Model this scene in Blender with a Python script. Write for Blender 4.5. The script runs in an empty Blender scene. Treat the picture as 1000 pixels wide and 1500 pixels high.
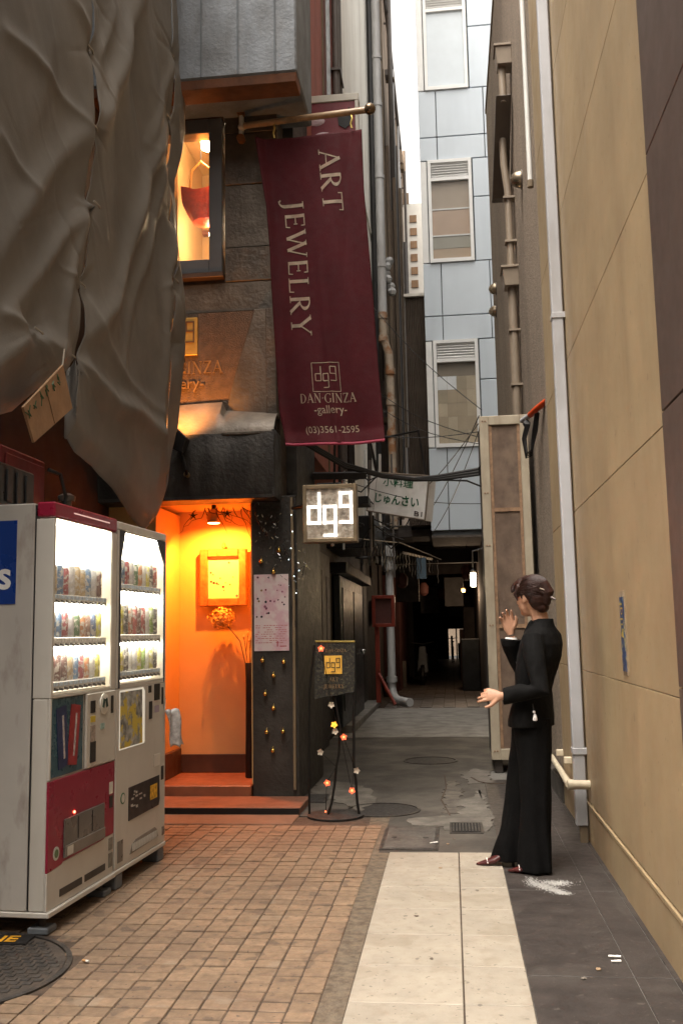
import bpy, bmesh, math, random
import numpy as np
from mathutils import Vector, Matrix, noise as mnoise
R = math.radians
scene = bpy.context.scene
col = scene.collection

# ------------------------------------------------------------------ camera
cam_data = bpy.data.cameras.new('camera')
cam = bpy.data.objects.new('camera', cam_data)
col.objects.link(cam)
cam_data.sensor_fit = 'VERTICAL'
cam_data.sensor_height = 36.0
cam_data.lens = 36.0 * 1383.0 / 1500.0
cam_data.clip_start = 0.05
cam_data.clip_end = 900.0
# columns: right, up, backward of a hand-held camera turned 6.6 degrees left of the alley, tipped up, rolled 1 degree
cam.matrix_world = Matrix(((0.99331643, 0.03218618, 0.11084458, 0.0),
                           (0.11402671, -0.12471672, -0.98561841, 0.0),
                           (-0.01789912, 0.9916702, -0.12755325, 1.3),
                           (0, 0, 0, 1)))
scene.camera = cam

# ------------------------------------------------------------------ sky and sun (overcast)
SUN_EL, SUN_AZ = R(66), R(216)          # azimuth measured clockwise from +Y
world = bpy.data.worlds.new('World')
scene.world = world
world.use_nodes = True
wn = world.node_tree
wn.nodes.clear()
sky = wn.nodes.new('ShaderNodeTexSky')
sky.sky_type = 'NISHITA'
sky.sun_disc = False
sky.sun_elevation = SUN_EL
sky.sun_rotation = SUN_AZ
sky.air_density = 0.7
sky.dust_density = 6.0
sky.ozone_density = 0.2
bgn = wn.nodes.new('ShaderNodeBackground')
bgn.inputs['Strength'].default_value = 0.15
wo = wn.nodes.new('ShaderNodeOutputWorld')
hs_ = wn.nodes.new('ShaderNodeHueSaturation')      # cloud cover greys the blue
hs_.inputs['Saturation'].default_value = 0.08
wn.links.new(sky.outputs[0], hs_.inputs['Color'])
wb = wn.nodes.new('ShaderNodeMix')                      # daylight white balance, the whole sky alike
wb.data_type = 'RGBA'; wb.blend_type = 'MULTIPLY'; wb.inputs[0].default_value = 1.0
wb.inputs[7].default_value = (1.0, 0.955, 0.885, 1)
wn.links.new(hs_.outputs[0], wb.inputs[6])
wn.links.new(wb.outputs[2], bgn.inputs[0])
wn.links.new(bgn.outputs[0], wo.inputs[0])
sun_data = bpy.data.lights.new('sun', 'SUN')
sun_data.energy = 0.5
sun_data.angle = R(40)
sun_data.color = (1.0, 0.88, 0.74)
sun = bpy.data.objects.new('sun', sun_data)
col.objects.link(sun)
sd = Vector((math.sin(SUN_AZ) * math.cos(SUN_EL), math.cos(SUN_AZ) * math.cos(SUN_EL), math.sin(SUN_EL)))
sun.rotation_euler = sd.to_track_quat('Z', 'Y').to_euler()

# ------------------------------------------------------------------ exposure
vs_ = scene.view_settings
vs_.view_transform = 'Standard'
vs_.look = 'None'
vs_.exposure = 2.0
vs_.gamma = 1.0
scene.cycles.max_bounces = 8
scene.cycles.diffuse_bounces = 3

# ------------------------------------------------------------------ materials
MATS = {}
def mat(name, c, rough=.7, metal=0, var=.18, vs=4.0, dirt=None, da=.5, ds=1.5, streak=0, lo=.45, hi=.7,
        bump=0, bs=60, spec=.5, emit=0, ec=None, rand=0, alpha=1, trans=0, ior=1.45, aniso=None, wave=None, sheen=0, spots=None):
    """procedural surface: noise-varied colour, dirt patches or runs, fine relief"""
    if name in MATS: return MATS[name]
    m = bpy.data.materials.new(name); m.use_nodes = True
    nt = m.node_tree; N = nt.nodes; L = nt.links
    b = N['Principled BSDF']
    geo = N.new('ShaderNodeNewGeometry')
    pos = geo.outputs['Position']
    def nz(scale, detail=4, vec=None, rough_=.55):
        n = N.new('ShaderNodeTexNoise'); n.inputs['Scale'].default_value = scale
        n.inputs['Detail'].default_value = detail; n.inputs['Roughness'].default_value = rough_
        L.new(vec or pos, n.inputs['Vector']); return n.outputs['Fac']
    def mapr(v, a, b_, c_=0, d=1):
        n = N.new('ShaderNodeMapRange'); n.inputs[1].default_value = a; n.inputs[2].default_value = b_
        n.inputs[3].default_value = c_; n.inputs[4].default_value = d
        L.new(v, n.inputs[0]); return n.outputs[0]
    def mix(f, a, b_):
        n = N.new('ShaderNodeMix'); n.data_type = 'RGBA'
        for s, v in ((0, f), (6, a), (7, b_)):
            if hasattr(v, 'is_linked') or hasattr(v, 'links'): L.new(v, n.inputs[s])
            elif s == 0: n.inputs[0].default_value = v
            else: n.inputs[s].default_value = (v[0], v[1], v[2], 1)
        return n.outputs[2]
    lowc = [x * (1 - var) for x in c]; hic = [min(1, x * (1 + var)) for x in c]
    cc = mix(mapr(nz(vs, 5), .3, .7), lowc, hic)
    if dirt is not None:
        vec = pos
        if streak:
            mp = N.new('ShaderNodeMapping'); mp.inputs['Scale'].default_value = (1, 1, streak)
            L.new(pos, mp.inputs['Vector']); vec = mp.outputs[0]
        f = mapr(nz(ds, 6, vec, .62), lo, hi, 0, da)
        cc = mix(f, cc, dirt)
    if spots:                                   # trodden gum, grit and drips: small sharp-edged specks
        for (sc, th, c2, am) in spots:
            cc = mix(mapr(nz(sc, 2, None, .4), th, th + .035, 0, am), cc, c2)
    if rand:
        oi = N.new('ShaderNodeObjectInfo')
        f = mapr(oi.outputs['Random'], 0, 1, 1 - rand, 1 + rand)
        n = N.new('ShaderNodeVectorMath'); n.operation = 'SCALE'
        L.new(cc, n.inputs[0]); L.new(f, n.inputs['Scale']); cc = n.outputs[0]
    L.new(cc, b.inputs['Base Color'])
    b.inputs['Metallic'].default_value = metal
    L.new(mapr(nz(vs * 3.1, 3), .3, .7, max(.02, rough - .08), min(1, rough + .08)), b.inputs['Roughness'])
    b.inputs['Specular IOR Level'].default_value = spec
    b.inputs['IOR'].default_value = ior
    if trans: b.inputs['Transmission Weight'].default_value = trans
    if alpha < 1: b.inputs['Alpha'].default_value = alpha
    if sheen: b.inputs['Sheen Weight'].default_value = sheen
    if emit:
        b.inputs['Emission Strength'].default_value = emit
        e = ec or c
        b.inputs['Emission Color'].default_value = (e[0], e[1], e[2], 1)
    if bump:
        bn = N.new('ShaderNodeBump'); bn.inputs['Strength'].default_value = bump
        bn.inputs['Distance'].default_value = .01
        h = nz(bs, 4)
        if wave:
            w = N.new('ShaderNodeTexWave'); w.bands_direction = wave[0]; w.inputs['Scale'].default_value = wave[1]
            w.inputs['Distortion'].default_value = wave[2]
            L.new(pos, w.inputs['Vector'])
            mm = N.new('ShaderNodeMath'); mm.operation = 'ADD'; L.new(h, mm.inputs[0]); L.new(w.outputs['Fac'], mm.inputs[1]); h = mm.outputs[0]
        L.new(h, bn.inputs['Height']); L.new(bn.outputs[0], b.inputs['Normal'])
    MATS[name] = m
    return m

# ------------------------------------------------------------------ mesh helpers
def origin(o):
    v = Vector((0, 0, 0))
    while o is not None:
        v += o.location; o = o.parent
    return v

class MB:
    """collects vertices and faces (thing-local or world coordinates) and links them as ONE mesh object"""
    def __init__(s): s.v = []; s.f = []
    def add(s, vs, fs):
        k = len(s.v); s.v += [tuple(p) for p in vs]; s.f += [tuple(i + k for i in f) for f in fs]; return s
    def box(s, x0, x1, y0, y1, z0, z1):
        return s.add([(x0, y0, z0), (x1, y0, z0), (x1, y1, z0), (x0, y1, z0), (x0, y0, z1), (x1, y0, z1), (x1, y1, z1), (x0, y1, z1)],
                     [(0, 3, 2, 1), (4, 5, 6, 7), (0, 1, 5, 4), (1, 2, 6, 5), (2, 3, 7, 6), (3, 0, 4, 7)])
    def hexa(s, p):      # 8 free corners, bottom ring then top ring
        return s.add(p, [(0, 3, 2, 1), (4, 5, 6, 7), (0, 1, 5, 4), (1, 2, 6, 5), (2, 3, 7, 6), (3, 0, 4, 7)])
    def obox(s, c, size, rz=0, rx=0, ry=0):
        m = Matrix.Translation(c) @ Matrix.Rotation(rz, 4, 'Z') @ Matrix.Rotation(ry, 4, 'Y') @ Matrix.Rotation(rx, 4, 'X')
        a, b, d = size[0] / 2, size[1] / 2, size[2] / 2
        return s.hexa([m @ Vector(q) for q in ((-a, -b, -d), (a, -b, -d), (a, b, -d), (-a, b, -d), (-a, -b, d), (a, -b, d), (a, b, d), (-a, b, d))])
    def tube(s, pts, r, n=8, cap=True, up=None, flat=1.0):
        pts = [Vector(p) for p in pts]
        rs = r if isinstance(r, (list, tuple)) else [r] * len(pts)
        t0 = (pts[1] - pts[0]).normalized()
        u = Vector(up) if up else (Vector((0, 0, 1)) if abs(t0.z) < .9 else Vector((1, 0, 0)))
        u = (u - t0 * u.dot(t0)).normalized()
        vs = []; fs = []
        for i, p in enumerate(pts):
            t = (pts[min(i + 1, len(pts) - 1)] - pts[max(i - 1, 0)]).normalized()
            u = (u - t * u.dot(t)).normalized(); w = t.cross(u)
            for k in range(n):
                a = 2 * math.pi * k / n
                vs.append(p + (u * math.cos(a) * flat + w * math.sin(a)) * rs[i])
        for i in range(len(pts) - 1):
            for k in range(n):
                fs.append((i * n + k, i * n + (k + 1) % n, (i + 1) * n + (k + 1) % n, (i + 1) * n + k))
        if cap:
            fs.append(tuple(range(n - 1, -1, -1))); b = (len(pts) - 1) * n; fs.append(tuple(range(b, b + n)))
        return s.add(vs, fs)
    def cyl(s, a, b, r, n=12, r2=None): return s.tube([a, b], [r, r if r2 is None else r2], n)
    def lathe(s, prof, c=(0, 0, 0), n=16, axis='Z', cap=True):
        vs = []; fs = []
        for r, h in prof:
            for k in range(n):
                a = 2 * math.pi * k / n; x, y = r * math.cos(a), r * math.sin(a)
                p = (x, y, h) if axis == 'Z' else ((h, x, y) if axis == 'X' else (y, h, x))
                vs.append((c[0] + p[0], c[1] + p[1], c[2] + p[2]))
        for i in range(len(prof) - 1):
            for k in range(n): fs.append((i * n + k, i * n + (k + 1) % n, (i + 1) * n + (k + 1) % n, (i + 1) * n + k))
        if cap:
            fs.append(tuple(range(n - 1, -1, -1))); b = (len(prof) - 1) * n; fs.append(tuple(range(b, b + n)))
        return s.add(vs, fs)
    def sphere(s, c, r, n=12, sz=1.0):
        m = max(4, n // 2)
        return s.lathe([(max(1e-4, r * math.sin(math.pi * i / m)), -r * sz * math.cos(math.pi * i / m)) for i in range(m + 1)], c, n)
    def prism(s, poly, axis, a, b):
        """polygon of (p, q) extruded along axis from a to b"""
        def P(p, q, h): return {'X': (h, p, q), 'Y': (p, h, q), 'Z': (p, q, h)}[axis]
        n = len(poly)
        vs = [P(p, q, a) for p, q in poly] + [P(p, q, b) for p, q in poly]
        fs = [tuple(range(n - 1, -1, -1)), tuple(range(n, 2 * n))] + [(i, (i + 1) % n, n + (i + 1) % n, n + i) for i in range(n)]
        return s.add(vs, fs)
    def grid(s, fn, nu, nv, closed=False):
        vs = [fn(i / nu, j / nv) for j in range(nv + 1) for i in range(nu + (0 if closed else 1))]
        w = nu if closed else nu + 1
        fs = []
        for j in range(nv):
            for i in range(nu):
                i2 = (i + 1) % w if closed else i + 1
                fs.append((j * w + i, j * w + i2, (j + 1) * w + i2, (j + 1) * w + i))
        return s.add(vs, fs)
    def loft(s, rings, cap=True):
        n = len(rings[0]); vs = [p for r in rings for p in r]; fs = []
        for i in range(len(rings) - 1):
            for k in range(n): fs.append((i * n + k, i * n + (k + 1) % n, (i + 1) * n + (k + 1) % n, (i + 1) * n + k))
        if cap:
            fs.append(tuple(range(n - 1, -1, -1))); b = (len(rings) - 1) * n; fs.append(tuple(range(b, b + n)))
        return s.add(vs, fs)
    def map(s, fn): s.v = [tuple(fn(Vector(p))) for p in s.v]; return s
    def mesh(s, name, m=None, bevel=0, smooth=False, ang=40, fix=True, seg=1):
        me = bpy.data.meshes.new(name); me.from_pydata(s.v, [], s.f)
        bm = bmesh.new(); bm.from_mesh(me)
        if fix: bmesh.ops.recalc_face_normals(bm, faces=bm.faces)
        if bevel: bmesh.ops.bevel(bm, geom=list(bm.edges), offset=bevel, segments=seg, affect='EDGES', clamp_overlap=True)
        bm.to_mesh(me); bm.free()
        if smooth:
            me.shade_smooth()
            if ang < 180: me.set_sharp_from_angle(angle=R(ang))
        if m: me.materials.append(m)
        return me
    def build(s, name, m, parent=None, local=False, **k):
        if parent is not None and not local:
            o = origin(parent); s.v = [(a - o.x, b - o.y, c - o.z) for a, b, c in s.v]
        ob = bpy.data.objects.new(name, s.mesh(name, m, **k)); col.objects.link(ob)
        if parent is not None: ob.parent = parent
        return ob

def tag(o, label=None, cat=None, group=None, kind=None):
    if label: o['label'] = label
    if cat: o['category'] = cat
    if group: o['group'] = group
    if kind: o['kind'] = kind
    return o
def thing(name, label, cat, loc=(0, 0, 0), rz=0, group=None):
    o = bpy.data.objects.new(name, None); col.objects.link(o); o.empty_display_size = .1
    o.location = loc; o.rotation_euler = (0, 0, rz)
    return tag(o, label, cat, group)
def struct(o): o['kind'] = 'structure'; return o
def inst(name, me, parent, loc=(0, 0, 0), rot=(0, 0, 0), scale=None):
    o = bpy.data.objects.new(name, me); col.objects.link(o); o.parent = parent
    o.location = loc; o.rotation_euler = rot
    if scale: o.scale = scale
    return o
def sheet(name, m, parent, x0, x1, y0, y1, z): return MB().add([(x0, y0, z), (x1, y0, z), (x1, y1, z), (x0, y1, z)], [(0, 1, 2, 3)]).build(name, m, parent)

def text_polys(txt, size=1.0, align='LEFT', bold=0):
    """outline text with the built-in font as (verts, faces) in the xy plane"""
    cu = bpy.data.curves.new('txt', 'FONT'); cu.body = txt; cu.size = size; cu.align_x = align; cu.offset = bold
    cu.resolution_u = 3
    o = bpy.data.objects.new('txt', cu); col.objects.link(o)
    me = bpy.data.meshes.new_from_object(o)
    vs = [tuple(v.co) for v in me.vertices]; fs = [tuple(p.vertices) for p in me.polygons]
    bpy.data.objects.remove(o); bpy.data.meshes.remove(me); bpy.data.curves.remove(cu)
    return vs, fs

# Roman capitals built from strokes: (x0, y0, x1, y1, width) bars, ('arc', cx, cy, rx, ry, a0, a1, w0, w1)
TH, TN, SF = .125, .05, .04
def serif(x, y, w=.16): return (x - w, y, x + w, y, SF)
GLYPH = {
 'A': (.74, [(.06, 0, .38, 1, TN), (.36, 1, .68, 0, TH), (.2, .34, .56, .34, TN), serif(.07, .02, .1), serif(.67, .02, .13)]),
 'R': (.68, [(.14, 0, .14, 1, TH), ('arc', .2, .745, .3, .245, -90, 90, TN, TH), (.1, .98, .25, .98, TN), (.14, .5, .25, .5, TN), (.28, .5, .62, 0, TH), serif(.14, .02, .13), serif(.62, .02, .1)]),
 'T': (.7, [(.35, 0, .35, 1, TH), (.02, .975, .68, .975, TN), (.035, .99, .035, .8, SF), (.665, .99, .665, .8, SF), serif(.35, .02, .15)]),
 'J': (.42, [(.26, -.02, .26, 1, TH), ('arc', .06, 0, .2, .24, -95, 0, TN, TH), (.02, -.2, .07, -.16, .1), serif(.26, .98, .14)]),
 'E': (.6, [(.14, 0, .14, 1, TH), (.1, .975, .52, .975, TN), (.14, .52, .44, .52, TN), (.1, .025, .55, .025, TN), (.51, .99, .51, .8, SF), (.44, .62, .44, .42, SF), (.54, 0, .56, .22, SF)]),
 'W': (1.0, [(.05, 1, .3, 0, TH), (.3, 0, .52, .95, TN), (.48, 1, .74, 0, TH), (.74, 0, .96, 1, TN), serif(.06, .98, .1), serif(.48, .98, .1), serif(.95, .98, .09)]),
 'L': (.58, [(.14, 0, .14, 1, TH), (.1, .025, .54, .025, TN), (.53, 0, .55, .24, SF), serif(.14, .02, .12), serif(.14, .98, .13)]),
 'Y': (.7, [(.06, 1, .36, .46, TH), (.36, .46, .66, 1, TN), (.36, 0, .36, .48, TH), serif(.36, .02, .14), serif(.06, .98, .1), serif(.65, .98, .09)]),
 'D': (.78, [(.14, 0, .14, 1, TH), ('arc', .24, .5, .46, .487, -90, 90, TN, TN), ('arc', .24, .5, .44, .45, -60, 60, .03, TH), (.08, .98, .26, .98, TN), (.08, .02, .26, .02, TN)]),
 'N': (.8, [(.12, 0, .12, 1, TN), (.12, 1, .68, 0, TH), (.68, 0, .68, 1, TN), serif(.1, .98, .09), serif(.12, .02, .1), serif(.68, .98, .1)]),
 'G': (.82, [('arc', .44, .5, .38, .487, 40, 320, TN, TN), ('arc', .44, .5, .36, .46, 110, 250, .03, TH), (.72, .02, .72, .42, TH), serif(.72, .43, .12), (.72, .99, .73, .74, SF)]),
 'I': (.28, [(.14, 0, .14, 1, TH), serif(.14, .02, .12), serif(.14, .98, .12)]),
 'Z': (.68, [(.58, .97, .1, .03, TH), (.06, .975, .62, .975, TN), (.04, .025, .64, .025, TN), (.07, .99, .05, .78, SF), (.63, 0, .65, .22, SF)]),
 'S': (.5, [('arc', .25, .74, .19, .24, 40, 270, TN, TH), ('arc', .25, .26, .19, .24, -140, 90, TN, TH)]),
 '.': (.22, [(.06, .5, .16, .5, .1)]), ' ': (.3, []),
}
def roman(txt, size, gap=.08):
    """serif lettering, baseline at y = 0, starting at x = 0; returns verts, faces, width"""
    vs = []; fs = []; x = 0; lay = [0]
    def bar(x0, y0, x1, y1, w, w2=None):
        w2 = w if w2 is None else w2
        d = Vector((x1 - x0, y1 - y0)); m_ = max(1, int(d.length / .12)); d.normalize(); n = Vector((-d.y, d.x)); k = len(vs); lay[0] += 1; z = .0004 * (lay[0] % 6)
        for i in range(m_ + 1):
            t = i / m_; px = x0 + (x1 - x0) * t; py = y0 + (y1 - y0) * t
            for s in (-w, w): vs.append(((x + px + n.x * s / 2) * size, (py + n.y * s / 2) * size, z))
        for i in range(m_): fs.append((k + 2 * i, k + 2 * i + 1, k + 2 * i + 3, k + 2 * i + 2))
    for ch in txt:
        w, st = GLYPH[ch]
        for q in st:
            if q[0] == 'arc':
                _, cx, cy, rx, ry, a0, a1, w0, w1 = q; n = 14
                k = len(vs); lay[0] += 1; z = .0004 * (lay[0] % 6)
                for i in range(n + 1):
                    t = i / n; a = R(a0 + (a1 - a0) * t)
                    th = w0 + (w1 - w0) * math.sin(math.pi * t) if ch != 'J' else w0 + (w1 - w0) * t
                    for s in (-1, 1): vs.append(((x + cx + (rx + s * th / 2) * math.cos(a)) * size, (cy + (ry + s * TN / 2) * math.sin(a)) * size, z))
                for i in range(n): fs.append((k + 2 * i, k + 2 * i + 1, k + 2 * i + 3, k + 2 * i + 2))
            else: bar(*q)
        x += w + gap
    return vs, fs, (x - gap) * size

def rgb(r, g, b):
    f = lambda u: ((u / 255 + .055) / 1.055) ** 2.4 if u > 10 else u / 255 / 12.92
    return (f(r), f(g), f(b))
# ================================================================== SETTING: ground and paving
rnd = random.Random(7)
m_asphalt = mat('asphalt', (.055, .053, .05), .85, var=.3, vs=9, bump=.4, bs=180)
m_concrete = mat('alley_concrete', (.08, .069, .057), .8, var=.35, vs=1.7, dirt=(.035, .03, .026), da=.75, ds=2.3, lo=.42, hi=.62, bump=.35, bs=70)
m_conc_light = mat('pale_concrete', (.22, .205, .185), .85, var=.2, vs=5, dirt=(.1, .09, .08), da=.7, ds=3.5, lo=.45, hi=.68, bump=.35, bs=90)
m_conc_patch = mat('patched_concrete', (.15, .134, .113), .85, var=.25, vs=6, dirt=(.085, .074, .062), da=.9, ds=5, lo=.38, hi=.62, bump=.5, bs=80)
m_mortar = mat('dark_joint_sand', (.07, .048, .034), .95, var=.4, vs=20, bump=.5, bs=200)
m_brick = mat('brown_paver', (.198, .132, .083), .72, spots=[(9, .62, (.07, .048, .034), .55), (38, .68, (.05, .036, .028), .7), (5, .66, (.24, .19, .14), .4)], var=.24, vs=26, rand=.16, dirt=(.085, .055, .04), da=.55, ds=1.6, lo=.46, hi=.72, bump=.25, bs=140)
m_border = mat('aggregate_border', (.11, .082, .056), .85, var=.45, vs=24, dirt=(.2, .16, .12), da=.6, ds=15, bump=.5, bs=120)
m_white_tile = mat('pale_stone_tile', (.315, .275, .222), .6, spots=[(26, .685, (.12, .1, .08), .7), (60, .7, (.1, .085, .07), .7), (3.2, .6, (.24, .2, .15), .45)], var=.1, vs=6, rand=.04, dirt=(.2, .16, .115), da=.5, ds=16, lo=.5, hi=.75, bump=.15, bs=130)
m_dark_tile = mat('dark_slate_tile', (.034, .027, .024), .6, spots=[(30, .69, (.12, .1, .085), .6), (70, .7, (.13, .11, .09), .7), (3, .6, (.055, .046, .04), .6)], var=.3, vs=7, dirt=(.065, .054, .047), da=.5, ds=2.2, lo=.5, hi=.8, bump=.15, bs=110)
m_grout = mat('grey_grout', (.16, .15, .135), .9, vs=30)
m_iron = mat('cast_iron', (.05, .045, .042), .6, .5, var=.4, vs=14, dirt=(.13, .1, .075), da=.5, ds=9, bump=.4, bs=90)
m_dark_cover = mat('worn_iron_cover', (.032, .028, .026), .65, .2, var=.3, vs=12, bump=.3, bs=70)

struct(sheet('ground', m_asphalt, None, -120, 120, -60, 320, -.07))

# brick paving left of the alley mouth: bed, single pavers, the far pavers joined
paving = struct(MB().box(-2.75, -.505, 1.6, 6.93, -.06, -.0045).build('brick_paving', m_mortar))
PX, PY = .1035, .0862
pm = MB().box(-.0487, .0487, -.0388, .0388, -.022, 0).mesh('brick', m_brick, bevel=.0025)
manhole = (-2.03, 3.74, .455)
spots = []
for i in range(22):
    for j in range(58):
        cx, cy = -.558 - PX * i, 1.75 + PY * j + (.03 if i % 2 else 0) * 0
        if (cx - manhole[0]) ** 2 + (cy - manhole[1]) ** 2 < (manhole[2] + .03) ** 2 or cy > 6.62: continue
        inside = cy > 3.2 and cx > -2.3 * cy / 5.2
        spots.append((cy if inside else 90 + cy, cx, cy))
spots.sort()
joined = MB()
for k, (key, cx, cy) in enumerate(spots):
    dz = rnd.uniform(-.0022, .0016); hid = rnd.uniform(-.0012, .0012)
    if k < 300:
        inst('brick', pm, paving, (cx + hid, cy + hid, dz), (rnd.uniform(-.006, .006), rnd.uniform(-.006, .006), rnd.uniform(-.012, .012)))
    else:
        joined.obox((cx + hid, cy - hid, dz - .011), (.0972, .0776, .022), rnd.uniform(-.012, .012), rnd.uniform(-.005, .005))
tag(joined.build('farther_bricks', m_brick, paving), kind='stuff')
struct(MB().box(-2.6, -1.13, 6.645, 6.985, -.055, .003).build('threshold_strip', mat('worn_threshold', (.19, .115, .075), .75, var=.3, vs=6, dirt=(.06, .045, .035), da=.7, ds=3, bump=.3, bs=90), None, bevel=.004))
struct(MB().prism([(-.505, 1.6), (-.408, 1.6), (-.408, 5.84), (-.47, 6.93), (-.61, 6.93), (-.505, 4.6)], 'Z', -.055, -.003).build('paving_border', m_border))

# pale stone strip, two columns
strip = struct(MB().box(-.407, .246, 1.6, 5.835, -.06, -.004).build('stone_strip', m_mortar))
for j in range(11):
    y1 = 5.83 - j * .385
    for x0, x1 in ((-.404, .0015), (.0075, .243)):
        MB().box(x0, x1, y1 - .382, y1, -.03, .004 + rnd.uniform(-.001, .001)).build('stone_tile', m_white_tile, strip, bevel=.002)
# dark tiles along the right wall
dstrip = struct(MB().box(.2465, .86, 1.6, 9.2, -.06, -.004).build('dark_tile_strip', m_grout))
for j in range(7):
    y0 = 1.43 + j * 1.2
    for x0, x1 in ((.2475, .641), (.6445, .782), (.7855, .86)):
        if y0 > 8: continue
        MB().box(x0, x1, max(1.6, y0 + .0015), y0 + 1.1985, -.03, .001 + rnd.uniform(-.0008, .0008)).build('dark_tile', m_dark_tile, dstrip, bevel=.0012)

# alley concrete beyond, with lighter patches, covers and gratings
alley = struct(MB().prism([(-.47, 5.845), (.2455, 5.845), (.2455, 9.21), (.9, 9.21), (.9, 12.05), (-2.0, 12.05), (-2.0, 7.0), (-.61, 6.94), (-.47, 6.93)], 'Z', -.06, -.002).build('alley_pavement', m_concrete))
struct(MB().box(-2.0, .9, 12.055, 16.64, -.06, .002).build('pale_alley_slab', m_conc_light))
def blob(name, pts, z, m, parent, th=.006):
    # ragged outline: each side broken up by a wandering offset
    out = []
    for (a, b), (c, d) in zip(pts, pts[1:] + pts[:1]):
        n = max(2, int(math.hypot(c - a, d - b) / .035)); nx, ny = b - d, c - a; l = math.hypot(nx, ny)
        for i in range(n):
            t_ = i / n; q = mnoise.noise(Vector(((a + (c - a) * t_) * 9, (b + (d - b) * t_) * 9, 1.7))) * .05 + mnoise.noise(Vector(((a + (c - a) * t_) * 30, (b + (d - b) * t_) * 30, 5))) * .022
            out.append((a + (c - a) * t_ + nx / l * q, b + (d - b) * t_ + ny / l * q))
    pts = out
    return MB().prism(pts, 'Z', z - th, z).build(name, m, parent)
blob('concrete_patch', [(-.36, 6.86), (-.3, 6.62), (-.1, 6.6), (-.08, 6.5), (.2, 6.42), (.235, 6.5), (.24, 7.5), (.18, 8.1), (.12, 7.72), (.02, 7.62), (.03, 7.05), (-.06, 6.98), (-.2, 6.95)], .0025, m_conc_patch, alley)
blob('concrete_patch', [(-1.16, 7.72), (-.98, 7.62), (-.7, 7.15), (-.62, 7.55), (-.72, 8.15), (-.95, 8.5), (-1.2, 8.6), (-1.22, 8.0)], .0025, m_conc_patch, alley)
blob('concrete_patch', [(.1, 8.4), (.3, 8.5), (.33, 9.15), (.18, 9.3), (.05, 8.9)], .0025, mat('grey_patch', (.125, .11, .095), .85, var=.3, vs=7, bump=.4, bs=80), alley)
blob('concrete_patch', [(-.1, 7.05), (.03, 7.1), (.04, 7.8), (.0, 8.6), (-.08, 8.5)], .0022, mat('brown_patch', (.1, .085, .07), .85, var=.4, vs=9, bump=.4, bs=80), alley)
# a crack in the surface is a shallow open seam of darker sand
MB().tube([(.14, 8.75, .002), (.2, 8.5, .004), (.3, 8.38, .004), (.42, 8.42, .002)], .012, 5, flat=.4).build('crack_seam', m_mortar, alley)
MB().tube([(-.1, 8.9, .001), (-.08, 8.2, .003), (-.115, 7.6, .003), (-.05, 7.0, .001)], .006, 5, flat=.4).build('crack_seam', m_mortar, alley)

def cover(name, label, c, r, m, ribs=0, squares=False):
    t = thing(name, label, 'manhole cover', (c[0], c[1], 0))
    MB().lathe([(r + .028, -.03), (r + .028, .004), (r + .006, .005), (r + .004, -.03)], n=48, cap=False).build('ring', m_iron, t, local=True, smooth=True, ang=30)
    MB().lathe([(r, -.03), (r, .001), (.001, .001)], n=48, cap=False).build('lid', m, t, local=True, smooth=True, ang=30)
    if squares:
        st = MB(); p = .052
        for i in range(-9, 10):
            for j in range(-9, 10):
                x, y = i * p + (p / 2 if j % 2 else 0), j * p * .75
                if x * x + y * y < (r - .03) ** 2 and not (abs(x) < .1 and abs(y) < .05):
                    st.obox((x, y, .0025), (.036, .026, .005), .0)
        tag(st.build('stud', m_iron, t, local=True, bevel=.0015), kind='stuff')
        MB().obox((0, 0, .003), (.13, .05, .006), .3).build('keyhole_plate', m_dark_cover, t, local=True)
    return t
cover('manhole_cover', 'round studded iron manhole cover beside the vending machine', manhole, manhole[2], mat('rusty_iron', (.06, .048, .04), .7, .2, var=.4, vs=10, dirt=(.12, .085, .06), da=.5, ds=7, bump=.4, bs=80), squares=True)
cover('manhole_cover', 'smooth dark round cover behind the wire sign stand', (-.54, 7.2), .25, m_dark_cover)
cover('manhole_cover', 'smooth dark round cover farther down the alley', (-.25, 9.9), .25, m_dark_cover)
t = thing('access_hatch', 'square steel floor hatch in front of the pale stone strip', 'hatch', (-.3, 6.22, 0))
MB().box(-.475, -.118, 5.9, 6.545, -.03, .003).build('frame', m_iron, t)
MB().box(-.452, -.142, 5.93, 6.515, -.02, .007).build('lid', mat('hatch_concrete', (.07, .062, .054), .8, var=.3, vs=9, dirt=(.13, .115, .1), da=.5, ds=6, bump=.4, bs=80), t, bevel=.003)
for x in (-.4, -.2): MB().cyl((x, 6.22, .003), (x, 6.22, .0085), .018, 12).build('lifting_hole', m_iron, t)
t = thing('drain_grate', 'small rectangular iron drain grate in the pale patch', 'grate', (.06, 6.56, 0))
MB().box(-.05, .168, 6.385, 6.73, -.03, .0035).build('frame', m_iron, t)
MB().box(-.035, .153, 6.41, 6.705, -.02, .005).build('pit', mat('pit_black', (.01, .01, .01), .9), t)
for k in range(9): MB().box(-.03 + k * .0208, -.03 + k * .0208 + .011, 6.415, 6.7, -.01, .0095).build('bar', m_iron, t)
t = thing('drain_cover', 'small dark square drain cover beside the gallery pillar', 'drain cover', (-1.13, 7.66, 0))
MB().box(-1.25, -1.01, 7.48, 7.86, -.03, .004).build('frame', m_iron, t)
MB().box(-1.23, -1.03, 7.5, 7.84, -.03, .008).build('lid', m_dark_cover, t, bevel=.002)

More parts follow.
